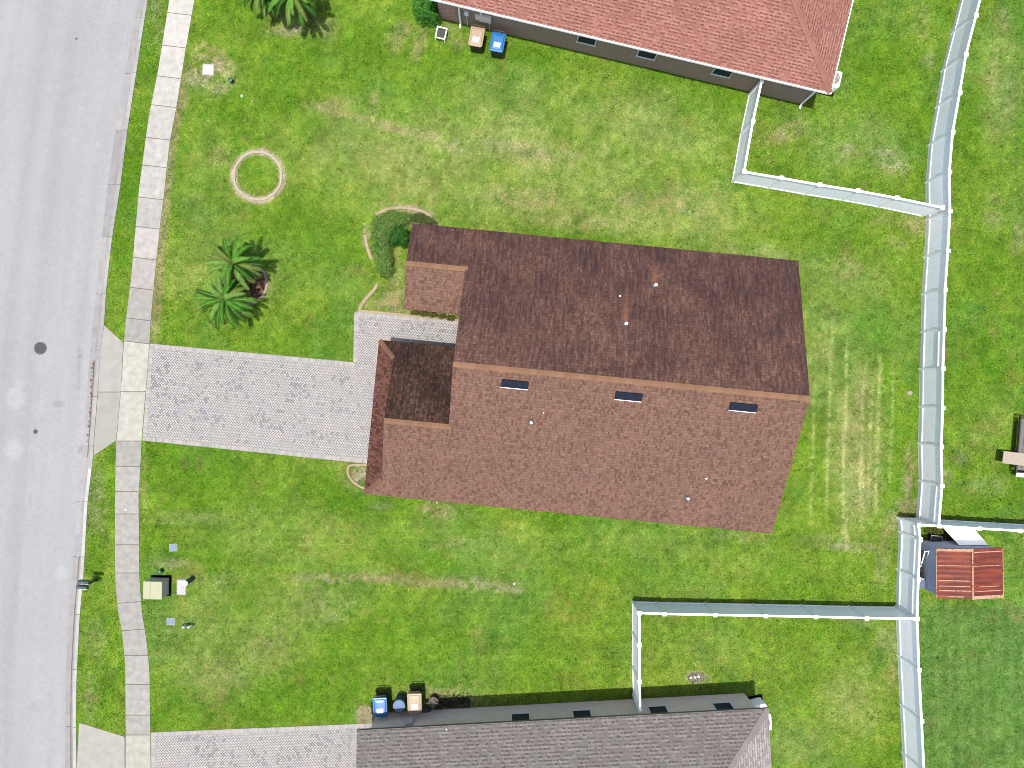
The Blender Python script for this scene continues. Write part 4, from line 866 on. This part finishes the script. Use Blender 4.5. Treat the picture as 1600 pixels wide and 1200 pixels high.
# ------------------------------------------------------------------ wheeled bins
def wheelie(label, px, py, ang, lidc, bodyc, sticker=True, z=1.06):
    x, y = P(px, py, z); o = thing('wheelie_bin', label, 'bin', (x, y, 0), ang, 'wheeled rubbish bins'); o.scale = (1.06, 1.12, 1.0)
    mb = MB(); mb.box((0, .02, .5), (.6, .7, .94), taper=.78); mb.build('body', bodyc, o, bevel=.03)
    # lid: domed panel with a rim, hinge side at -y
    mb = MB(); n = 6; vs = []; prof = [(0, 0), (.02, .05), (.06, .065), (.12, .085)]
    def rr(inset, zz, fr=.1):
        hx, hy = .34 - inset, .43 - inset; pts = []
        for qx, qy, a0 in ((1, 1, 0), (-1, 1, 90), (-1, -1, 180), (1, -1, 270)):
            r = fr if qy > 0 else .03; r = max(.01, r - inset)
            for k in range(4): a = R(a0 + 30 * k); pts.append((qx * (hx - r) + r * math.cos(a), qy * (hy - r) + r * math.sin(a), zz + (.0)))
        return pts
    rings = [rr(0, .96), rr(0, 1.0), rr(.02, 1.025), rr(.06, 1.03), rr(.1, 1.06), rr(.2, 1.07)]
    for r_ in rings: vs += r_
    m = 16; fs = [(i * m + k, i * m + (k + 1) % m, (i + 1) * m + (k + 1) % m, (i + 1) * m + k) for i in range(len(rings) - 1) for k in range(m)] + [tuple(range(m - 1, -1, -1)), tuple(range(5 * m, 6 * m))]
    mb.add(vs, fs); lid = mb.build('lid', lidc, o)
    if sticker:
        mb = MB(); mb.box((0, .14, 1.073), (.3, .2, .006)); mb.build('sticker', plain('sticker_white', (.75, .75, .73), .5, .4, .12, 30), lid)
    mb = MB(); mb.tube([(-.27, -.4, .95), (-.27, -.5, .99), (.27, -.5, .99), (.27, -.4, .95)], .022, 6); mb.tube([(0, -.4, .95), (0, -.5, .99)], .02, 6); mb.build('handle', bodyc, o)
    for s_ in (-1, 1):
        mb = MB(); mb.tube([(s_ * .27, -.32, .14), (s_ * .33, -.32, .14)], .14, 16); mb.build('wheel', M_BLACK, o)
    return o
M_TAN = plain('tan_plastic', A(216, 192, 160), .5, .4, .05, 5); M_TANB = plain('brown_plastic', A(104, 86, 66), .6, .3)
M_BLUE = plain('blue_plastic', A(24, 134, 218), .4, .5, .05, 5); M_DKB = plain('dark_olive_plastic', A(84, 74, 56), .6, .3)
wheelie('tan-lidded wheeled bin beside the pink-roofed house wall', 744.5, 56.5, R(180 - 10), M_TAN, M_TANB)
wheelie('blue-lidded wheeled bin in full sun by the pink-roofed house', 777.5, 65, R(180 - 11), M_BLUE, M_TANB)
wheelie('blue-lidded wheeled bin at the left end of the taupe wall', 593.5, 1106, R(180 + 3), M_BLUE, M_DKB)
wheelie('tan-lidded wheeled bin next to the round blue-topped barrel', 647.5, 1099.5, R(180 + 2), M_TAN, M_TANB)
# round drum between them, with a lid
x, y = P(623.5, 1103, .8); o = thing('drum', 'round dark drum with a pale blue lid between two bins', 'barrel', (x, y, 0))
mb = MB(); mb.lathe((0, 0, 0), [(.26, 0), (.28, .05), (.285, .4), (.3, .42), (.285, .44), (.29, .72), (.27, .76)], 24); mb.build('body', plain('dark_blue_drum', (.02, .03, .06), .5), o, smooth=False)
mb = MB(); mb.lathe((0, 0, .76), [(.31, 0), (.315, .02), (.3, .045), (.26, .04), (.25, .03)], 28); mb.build('lid', plain('pale_blue_plastic', A(96, 140, 196), .5, .4, .25, 8), o)
x, y = P(614, 1115, .12); mb = MB(); mb.tube([(x + (.22 + .02 * k) * math.cos(t) * 1.25, y + (.15 + .012 * k) * math.sin(t), .05 + .035 * k) for k in range(3) for t in np.linspace(0, 6.0, 22)], .022, 6)
tag(mb.build('garden_hose', M_BLACK), 'coiled black hose on the ground below the round drum', 'hose')
# potted dead shrub with bare pale twigs
x, y = P(677, 1098, .5); o = thing('potted_plant', 'dark pot with a dead plant of pale curling twigs', 'potted plant', (x, y, 0))
mb = MB(); mb.lathe((0, 0, 0), [(.16, 0), (.22, .38), (.24, .4), (.2, .4), (.19, .34)], 18); mb.build('pot', M_BLACK, o)
mb = MB(); r_ = random.Random(5)
for k in range(34):
    a = r_.uniform(0, 6.28); L = r_.uniform(.2, .5); p = Vector((0, 0, .34)); pts = [p]; e_ = R(80)
    for q in range(5): p = p + (Vector((math.cos(a), math.sin(a), 0)) * math.cos(e_) + Vector((0, 0, math.sin(e_)))) * L / 4; e_ -= R(26); a += r_.uniform(-.3, .3); pts.append(p)
    mb.tube(pts, [.014, .012, .01, .008, .006, .004], 4)
mb.build('twigs', plain('dry_twig', A(214, 184, 160), .9), o)
x, y = P(665, 1113, .15); mb = MB(); rr_2 = random.Random(2)
mb.lathe((x, y, 0), [(.2, 0), (.28, .1), (.25, .2), (.12, .28), (.03, .3)], 11); mb.v = [(vx + rr_2.uniform(-.04, .04), vy + rr_2.uniform(-.04, .04), max(0, vz + rr_2.uniform(-.02, .02))) for vx, vy, vz in mb.v]
tag(mb.build('rubbish_bag', M_BLACK), 'small dark rubbish bag by the wall, left of the dead potted plant', 'bag')
mb = MB()
for k in range(900):
    px = random.gauss(705, 22); py = 1097 + random.gauss(0, 5) - (px - 705) * .05; xx, yy = P(px, py); q = random.uniform(.03, .1)
    if not 676 < px < 735: continue
    mb.box((xx, yy, .02 + random.random() * .05), (q, q * .5, .02), random.uniform(0, 3.1), M=Matrix.Rotation(random.gauss(0, .5), 3, 'X'), col=A(*random.choice([(84, 78, 66), (60, 56, 50), (110, 100, 84), (40, 38, 36)])))
struct(mb.build('dark_debris_shade', M_CONC), 'stuff')  # low dark jumble; its dark colours also stand in for shadow by the wall

# hose cart near the north house bush
x, y = P(689.5, 52, .3); o = thing('hose_cart', 'small white-framed cart with black slatted seat on the lawn by the bush', 'garden cart', (x, y, 0), N_A)
for s_ in (-1, 1):
    mb = MB(); mb.tube([(s_ * .24, -.28, .02), (s_ * .24, -.28, .34), (s_ * .24, .27, .4), (s_ * .24, .3, .02)], .028, 6); mb.build('side_frame', WHITE, o)
mb = MB()
for yy in (-.28, .27): mb.tube([(-.24, yy, .35), (.24, yy, .35)], .026, 6)
mb.build('crossbar', WHITE, o)
mb = MB()
for k in range(5): mb.box((-.16 + .08 * k, 0, .3), (.062, .46, .02))
mb.build('seat', M_BLACK, o)
mb = MB(); mb.tube([(.24, -.1, .2), (.36, -.12, .2)], .02, 6); mb.build('crank_handle', M_DARKMETAL, o)

# ------------------------------------------------------------------ utilities in the verge and front lawn
def lid(label, px, py, sx, sy, col, ang, h=.05, name='meter_cover', cat='meter cover', hole=True, group=None):
    x, y = P(px, py); o = thing(name, label, cat, (x, y, 0), ang, group)
    mb = MB(); mb.box((0, 0, h / 2 - .03), (sx + .07, sy + .07, h)); mb.build('frame', col[1], o, bevel=.008)
    mb = MB(); mb.box((0, 0, h / 2 - .02), (sx, sy, h + .004)); q = mb.build('cover', col[0], o, bevel=.012)
    mb = MB(); mb.lathe((sx * .32, 0, h - .017), [(.02, 0), (.02, .003)], 10)
    if hole: mb.build('lift_hole', M_BLACK, q)
M_MB = plain('blue_grey_polymer', A(156, 180, 214), .7, .2, .12, 12); M_PC = plain('pale_polymer_concrete', A(240, 238, 234), .8, .2, .06, 12); M_PC2 = plain('pale_frame', A(206, 204, 198), .8)
lid('blue-grey meter cover in the lawn, higher of the two', 271, 855.5, .34, .32, (M_MB, M_PC2), .05, group='blue-grey meter covers')
lid('blue-grey meter cover in the lawn, lower of the two, left of the small pipes', 267, 971, .38, .3, (M_MB, M_PC2), -.05, group='blue-grey meter covers')
lid('square bright white cover on dry grass near the sidewalk top', 325.5, 109, .54, .52, (M_PC, M_PC2), -.06, name='utility_cover', cat='utility cover', hole=False)
lid('oblong pale lavender-white cover beside the marker post', 283.5, 917.5, .4, .72, (plain('lavender_polymer', A(232, 230, 240), .8), M_PC2), 0, name='utility_cover', cat='utility cover')
x, y = P(378, 150); mb = MB(); mb.lathe((x, y, 0), [(.07, 0), (.08, .02), (.06, .05), (.02, .06)], 9); tag(mb.build('cleanout_cap', M_PC), 'tiny white cap alone in the lawn below the green marker', 'pipe cap')
M_GRN = plain('green_plastic', A(24, 110, 84), .5, .4)
def pedestal(label, px, py, h, r):
    x, y = P(px, py, h / 2); o = thing('green_marker', label, 'utility marker', (x, y, 0), 0, 'short green utility markers')
    mb = MB(); mb.lathe((0, 0, 0), [(r, 0), (r, h * .8)], 14); mb.build('post', M_GRN, o); mb = MB(); mb.lathe((0, 0, h * .8), [(r * 1.15, 0), (r * 1.15, .04), (r * .8, h * .17), (r * .3, h * .2)], 14); mb.build('cap', M_GRN, o)
pedestal('short green marker near the white square cover', 361, 126, .32, .1)
pedestal('short green marker above the electrical box', 250.5, 893, .34, .1)
# transformer
x, y = P(238.5, 922.5, .86); o = thing('transformer_box', 'beige-green electrical transformer box on a pad by the sidewalk', 'electrical box', (x, y, 0), R(-1))
M_TRB = plain('transformer_dark', (.3, .3, .26), .5, .3, .06, 4); M_TR = plain('transformer_beige', A(204, 206, 166), .5, .35, .05, 3)
mb = MB(); mb.box((.02, .0, .03), (1.04, 1.04, .08)); mb.build('pad', M_CONC, o, bevel=.01)
mb = MB(); mb.box((.0, 0, .44), (.9, .84, .76)); mb.build('body', M_TRB, o, bevel=.02)
mb = MB(); mb.box((.18, 0, .85), (.6, .9, .07)); mb.build('lid', M_TR, o, bevel=.025)
mb = MB(); mb.box((-.3, 0, .84), (.36, .9, .07)); d_ = mb.build('door', M_TR, o, bevel=.02); mb = MB(); mb.box((-.49, 0, .5), (.03, .06, .2)); mb.build('handle', M_DARKMETAL, d_)
# marker post with white dome
x, y = P(299.5, 905); o = thing('marker_post', 'blue-grey round marker post with a white dome cap', 'utility marker', (x, y, 0))
M_SLATE = plain('slate_plastic', A(84, 118, 134), .5, .4)
mb = MB(); mb.lathe((0, 0, 0), [(.13, 0), (.12, .72)], 18); mb.build('post', M_SLATE, o)
mb = MB(); mb.lathe((0, 0, .72), [(.135, 0), (.135, .06), (.11, .1), (.06, .13), (.02, .135)], 18); mb.build('cap', WHITE, o, smooth=False)
# backflow pipes
x, y = P(292, 978, .25); o = thing('water_valve', 'small assembly of grey pipes and valves above ground in the lawn', 'water valve', (x, y, 0))
M_PIPE = plain('galvanised', A(170, 196, 200), .4, .5, .15, 20)
for s_ in (-1, 1): mb = MB(); mb.tube([(s_ * .26, 0, 0), (s_ * .26, 0, .28), (s_ * .2, 0, .32), (0, 0, .32)], .03, 8); mb.build('pipe', M_PIPE, o)
mb = MB(); mb.lathe((0, 0, .27), [(.06, 0), (.08, .04), (.06, .1), (.03, .12)], 12); mb.box((0, 0, .32), (.2, .09, .09)); mb.build('valve_body', M_SLATE, o)
for s_ in (-1, 1): mb = MB(); mb.box((s_ * .13, -.05, .38), (.1, .03, .015)); mb.build('lever', WHITE, o)
# mailboxes: two boxes on one post at the kerb
def mailbox(label, px, py, ang):
    z = 1.2; x, y = P(px, py, z); o = thing('mailbox', label, 'mailbox', (x, y, 1.02), ang, 'pair of kerbside mailboxes'); M_ = plain('mailbox_green', (.01, .035, .035), .3, .6)
    prof = [(-.085, 0), (.085, 0)] + [(.085 * math.cos(R(a)), .14 + .085 * math.sin(R(a))) for a in range(0, 181, 20)]; n = len(prof)
    mb = MB(); mb.add([(-.24, a, b) for a, b in prof] + [(.24, a, b) for a, b in prof], [tuple(range(n)), tuple(range(2 * n - 1, n - 1, -1))] + [(i, n + i, n + (i + 1) % n, (i + 1) % n) for i in range(n)]); mb.build('box', M_, o, bevel=.006)
    mb = MB(); mb.add([(-.26, a * 1.05, b * 1.02) for a, b in prof] + [(-.241, a * 1.05, b * 1.02) for a, b in prof], [tuple(range(n)), tuple(range(2 * n - 1, n - 1, -1))] + [(i, n + i, n + (i + 1) % n, (i + 1) % n) for i in range(n)]); d = mb.build('door', M_, o)
    mb = MB(); mb.box((.05, -.092, .12), (.34, .012, .05)); mb.build('number_plate', WHITE, o)
    mb = MB(); mb.box((-.1, .1, .2), (.02, .012, .14)); mb.build('flag', plain('flag_red', (.4, .02, .02), .5), o)
mailbox('dark green mailbox, nearer the grass shadow, upper of the pair', 130.5, 910, R(-4)); mailbox('dark green mailbox, lower of the pair', 128, 918, R(-6))
x, y = P(136, 913, .9); o = thing('mailbox_post', 'dark post with crossbar holding two mailboxes', 'post', (x, y, 0))
mb = MB(); mb.box((0, 0, .5), (.09, .09, 1.0)); mb.build('post', M_BLACK, o); mb = MB(); mb.box((-.08, 0, 1.0), (.1, .5, .04)); mb.build('crossbar', M_BLACK, o)
# manholes
def manhole(name, label, px, py, r, z=-.05):
    x, y = P(px, py); o = thing(name, label, 'manhole cover', (x, y, z)); mb = MB(); mb.lathe((0, 0, -.03), [(r, 0), (r, .034), (r * .9, .036)], 28); mb.build('rim', plain('worn_iron', A(124, 122, 128), .7), o)
    mb = MB(); mb.lathe((0, 0, 0), [(r * .86, 0), (r * .86, .008)], 28)
    if r > .2:
        for i in range(-5, 6):
            for j in range(-5, 6):
                if math.hypot(i, j) * .05 < r * .78 and (i + j) % 2: mb.box((i * .05, j * .05, .011), (.036, .036, .006), R(45))
    mb.build('cover', plain('cast_iron', A(56, 56, 64), .6, .4, .3, 14), o)
manhole('manhole', 'large round dark manhole cover in the road', 62, 544, .335); manhole('valve_cover', 'small round valve cover in the road below the manhole', 54.5, 674.5, .12)
manhole('valve_cover', 'tiny dark round cover near the top of the road', 118.5, 60, .05)
# drain clean-outs in gravel
for i, (px, py, lb) in enumerate(((1079.5, 1059, 'leftmost'), (1086, 1058.3, 'middle'), (1091.5, 1057.3, 'rightmost'))):
    x, y = P(px, py, .08); mb = MB(); mb.lathe((x, y, 0), [(.07, 0), (.075, .06), (.075, .09), (.03, .1)], 14); tag(mb.build('cleanout_cap', M_PC), lb + ' of three white pipe caps in a gravel spot', 'pipe cap', 'white pipe caps in gravel')
mb = MB()
for k in range(420):
    a = random.uniform(0, 6.28); r = random.random() ** .5; x, y = P(1088 + 14.5 * r * math.cos(a), 1058.5 + 7.5 * r * math.sin(a)); s_ = random.uniform(.02, .05); mb.box((x, y, .012), (s_, s_ * .8, s_ * .7), random.uniform(0, 3), col=A(*random.choice([(170, 160, 150), (130, 122, 116), (196, 186, 170), (96, 88, 84)])))
for k in range(500):
    a = random.uniform(0, 6.28); r = random.random() ** .5; x, y = P(572 + 15 * r * math.cos(a), 1118 + 15 * r * math.sin(a)); s_ = random.uniform(.02, .06); mb.box((x, y, .012), (s_, s_ * .7, s_ * .5), random.uniform(0, 3), col=A(*random.choice([(206, 190, 150), (180, 162, 124), (220, 206, 176), (150, 132, 100)])))
struct(mb.build('gravel', M_CONC), 'stuff')
def stone(px, py, s_, lb, mat):
    x, y = P(px, py); mb = MB(); mb.lathe((x, y, -.02), [(s_, 0), (s_ * 1.05, s_ * .4), (s_ * .6, s_ * .8), (s_ * .1, s_ * .85)], 8); r = random.Random(int(px)); mb.v = [(a + r.uniform(-.2, .2) * s_, b + r.uniform(-.2, .2) * s_, c) for a, b, c in mb.v]; tag(mb.build('stone', mat), lb, 'stone')
stone(1421, 614, .13, 'pale pinkish stone on the lawn left of the long fence', plain('pale_stone', A(214, 200, 180), .9)); stone(803.5, 912, .07, 'small bright white scrap at the end of the worn lawn strip', M_PC)
stone(683, 785, .05, 'tiny white scrap in the grass below the brown roof', M_PC)
x, y = P(197, 796.5); mb = MB(); mb.box((x, y, .035), (.15, .08, .01), .1); tag(mb.build('paper_scrap', M_PC), 'scrap of white paper lying on the sidewalk', 'paper')

# ------------------------------------------------------------------ rusty shed
HS = 2.05; x0s, y0s = P(1463, 934, HS); x1s, y1s = P(1566.5, 856, HS); W_ = x1s - x0s; Dp = y1s - y0s
shed = thing('shed', 'small blue-grey garden shed with a rusty red metal roof', 'shed', ((x0s + x1s) / 2, (y0s + y1s) / 2, 0), R(.6))
m, nt, b = newmat('rusted_metal', .65, .4); co = nt.nodes.new('ShaderNodeTexCoord').outputs['Object']
mp = nt.nodes.new('ShaderNodeMapping'); mp.inputs['Scale'].default_value = (.6, 3.2, 1); nt.links.new(co, mp.inputs[0])
c1 = ramp(nt, noise(nt, mp.outputs[0], 1.3, 6, .65), [(.3, A(110, 36, 16)), (.5, A(144, 50, 22)), (.62, A(174, 72, 26)), (.76, A(208, 110, 48))])
c2 = mix(nt, ramp(nt, noise(nt, mp.outputs[0], 3.2, 6, .7), [(.64, 0), (.74, .75)]), c1, A(238, 178, 138)); c2 = mix(nt, 1.0, c2, ramp(nt, noise(nt, co, 24, 4, .7), [(.3, .82), (.7, 1.18)]), 'MULTIPLY')
nt.links.new(c2, b.inputs['Base Color']); M_RUST = m
M_RUSTP, nt, b = newmat('peeled_primer', .8, .2); co = geo_pos(nt)
nt.links.new(ramp(nt, noise(nt, co, 5, 5, .75), [(.36, A(150, 60, 30)), (.46, A(232, 186, 150)), (.62, A(240, 206, 176)), (.7, A(170, 80, 44))]), b.inputs['Base Color'])
M_SID = plain('blue_grey_siding', (.36, .41, .48), .6, .3, .06, 3)
sh_ = .2
mb = MB(); w2, d2 = W_ / 2 - .12, Dp / 2 - .1
mb.add([(-w2, -d2, 0), (w2, -d2, 0), (w2, -d2, HS - .06), (0, -d2, HS + sh_ - .08), (-w2, -d2, HS - .06)] + [(-w2, d2, 0), (w2, d2, 0), (w2, d2, HS - .06), (0, d2, HS + sh_ - .08), (-w2, d2, HS - .06)],
       [(0, 1, 2, 3, 4), (9, 8, 7, 6, 5), (0, 5, 6, 1), (1, 6, 7, 2), (4, 9, 5, 0)])
for k in range(13):                                     # lap siding boards
    z = .08 + k * .15
    for s_ in (-1, 1): mb.box((s_ * (w2 + .01), 0, z + .06), (.022, 2 * d2 + .02, .12), M=Matrix.Rotation(s_ * .08, 3, 'Y')); mb.box((0, s_ * (d2 + .012), z + .06), (2 * w2 - .02, .02, .12), M=Matrix.Rotation(-s_ * .08, 3, 'X'))
mb.build('wall', M_SID, shed)
for s_ in (-1, 1):
    mb = MB(); n = 10; vs = []
    for j in range(n * 6 + 1):
        yy = -Dp / 2 + Dp * j / (n * 6); k = j % 6; bmp_ = .03 if k in (0,) else (.012 if k in (1, 5) else 0)
        vs += [(0, yy, HS + sh_ + bmp_), (s_ * W_ / 2, yy, HS + bmp_), (0, yy, HS + sh_ - .03), (s_ * W_ / 2, yy, HS - .03)]
    fs = []
    for j in range(n * 6):
        a = j * 4; q = [(a, a + 1, a + 5, a + 4), (a + 2, a + 6, a + 7, a + 3), (a + 1, a + 3, a + 7, a + 5)]
        fs += q if s_ < 0 else [f[::-1] for f in q]
    e = n * 24; fs += [(0, 2, 3, 1), (e, e + 1, e + 3, e + 2)]
    mb.add(vs, fs); mb.build('roof', M_RUST, shed)
mb = MB(); mb.box((-.0, 0, HS + sh_ + .035), (.07, Dp + .03, .03)); mb.build('ridge_cap', M_RUSTP, shed)
SL = math.atan(sh_ / (W_ / 2))
for s_, yy, k, wd in ((-1, Dp / 2 - .07, .98, .12), (1, -Dp / 2 + .07, .98, .16), (-1, Dp * .16, .95, .035), (1, Dp * .155, .95, .035), (-1, -Dp * .14, .93, .045), (-1, -Dp * .25, .9, .04), (-1, -Dp * .34, .9, .05), (1, -Dp * .26, .7, .035), (1, -Dp * .35, .85, .04), (1, Dp * .43, .9, .05), (-1, -Dp * .46, .5, .05)):
    mb = MB(); cxx = s_ * W_ / 4; mb.box((cxx, yy, HS + sh_ / 2 + .036), (W_ / 2 * k / math.cos(SL), wd, .012), M=Matrix.Rotation(s_ * SL, 3, 'Y')); mb.build('trim', M_RUSTP, shed)
for s_ in (-1, 1): mb = MB(); mb.box((s_ * (W_ / 2 + .01), 0, HS), (.03, Dp, .05)); mb.build('eave_trim', M_RUSTP, shed)
# white sheet leaning between fence and shed
mb = MB(); q = [P3(1473, 824, .06), P3(1521, 825, .06), P3(1544, 851.5, 1.35), P3(1499, 852, 1.35)]
mb.add(q + [(a, b_, c - .04) for a, b_, c in q], [(0, 1, 2, 3), (7, 6, 5, 4), (0, 4, 5, 1), (1, 5, 6, 2), (2, 6, 7, 3), (3, 7, 4, 0)]); tag(mb.build('white_sheet', WHITE), 'white board leaning on the shed back wall', 'board')
# leaning white frame west of the shed, screen by the back corner, tub, dark items
mb = MB(); a = Vector(P3(1434, 903, .1)); b_ = Vector(P3(1445, 862, 1.5)); mb.tube([a, b_], .025, 6); mb.tube([a + Vector((.25, .03, 0)), b_ + Vector((.2, .03, 0))], .02, 6); mb.tube([b_, b_ + Vector((.2, .03, 0))], .02, 6)
tag(mb.build('pole_frame', WHITE), 'thin white pole frame leaning beside the shed siding', 'frame')
x, y = P(1442.5, 912, 1.05); o = thing('storage_box', 'blue-grey open-front cabinet by the shed corner', 'cabinet', (x, y, 0), R(-6)); mb = MB(); mb.box((0, 0, .53), (.42, .42, 1.04)); mb.build('body', plain('slate_cabinet', A(110, 134, 166), .6), o, bevel=.01); mb = MB(); mb.box((.19, 0, 1.06), (.05, .44, .04)); mb.build('edge_trim', WHITE, o); mb = MB(); mb.box((-.05, .22, 1.0), (.2, .03, .04)); mb.build('handle', WHITE, o)
x, y = P(1462, 842.5, .3); o = thing('planter_tub', 'black open tub with pale rim behind the shed', 'tub', (x, y, 0), R(-8)); mb = MB(); mb.box((0, 0, .18), (.52, .34, .34), taper=.9); mb.build('body', M_BLACK, o); mb = MB()
for s_ in (-1, 1): mb.box((0, s_ * .18, .36), (.58, .035, .03)); mb.box((s_ * .28, 0, .361), (.03, .325, .03))
mb.build('rim', plain('rim_blue_grey', A(170, 186, 206), .6), o)
shrub('weeds', 'dry weeds growing between shed siding and white fence', 'weeds', [(1437, 868, 5, 12, 1.15), (1438, 885, 5, 12, 1.2), (1437, 896, 4, 8, 1.1)], 900, [(90, 70, 70), (110, 96, 84), (60, 50, 48), (90, 100, 60)], .07)
shrub('weeds', 'dark overgrown grass behind the shed under the white board', 'weeds', [(1486, 845, 8, 6, .3), (1478, 841, 8, 6, .25), (1452, 829, 9, 5, .15), (1464, 830, 9, 5, .15)], 1100, [(120, 122, 50), (90, 96, 40), (60, 66, 30), (150, 150, 70)], .07)

# ------------------------------------------------------------------ trailer and plank at the right edge
M_WOOD = plain('weathered_plank', A(218, 204, 186), .9, .1, .14, 14, bmp=.4); M_DECK = plain('grey_deck', A(150, 146, 144), .9, .1, .12, 8, bmp=.3)
x, y = P(1592, 694, .55); o = thing('flatbed_trailer', 'grey-decked black-framed trailer cut by the right edge of the photo', 'trailer', (x, y, 0), R(-5))
mb = MB()
for k in range(9): mb.box((.12 + .22 * k, .0, .52), (.2, 2.6, .04))
mb.build('deck', M_DECK, o)
for nm, c, sz in (('frame_rail', (.0, 0, .5), (.06, 2.9, .12)), ('frame_rail', (2.1, 0, .5), (.06, 2.9, .12)), ('frame_rail', (1.05, 1.42, .5), (2.04, .06, .12)), ('frame_rail', (1.05, -1.42, .5), (2.04, .06, .12))):
    mb = MB(); mb.box(c, sz); mb.build(nm, M_BLACK, o)
mb = MB(); mb.box((1.1, -1.55, .42), (2.0, .2, .06)); mb.build('bumper', WHITE, o)
for s_ in (-.0, 2.25):
    for yy in (-.5, .3):
        mb = MB(); mb.tube([(s_ + .35 if s_ < 1 else s_ - .5, yy, .25), (s_ + .52 if s_ < 1 else s_ - .33, yy, .25)], .25, 16); mb.build('wheel', M_BLACK, o)
mb = MB(); mb.box((0, 0, 0), (.05, 2.8, .03)); x2, y2 = P(1588.5, 676, .4)
x, y = P(1590, 717, .66); o = thing('plank', 'pale weathered wide plank laid across the trailer', 'plank', (x, y, .57), R(-7)); mb = MB(); mb.box((.35, 0, .02), (2.1, .62, .04)); mb.build('board', M_WOOD, o, bevel=.01)
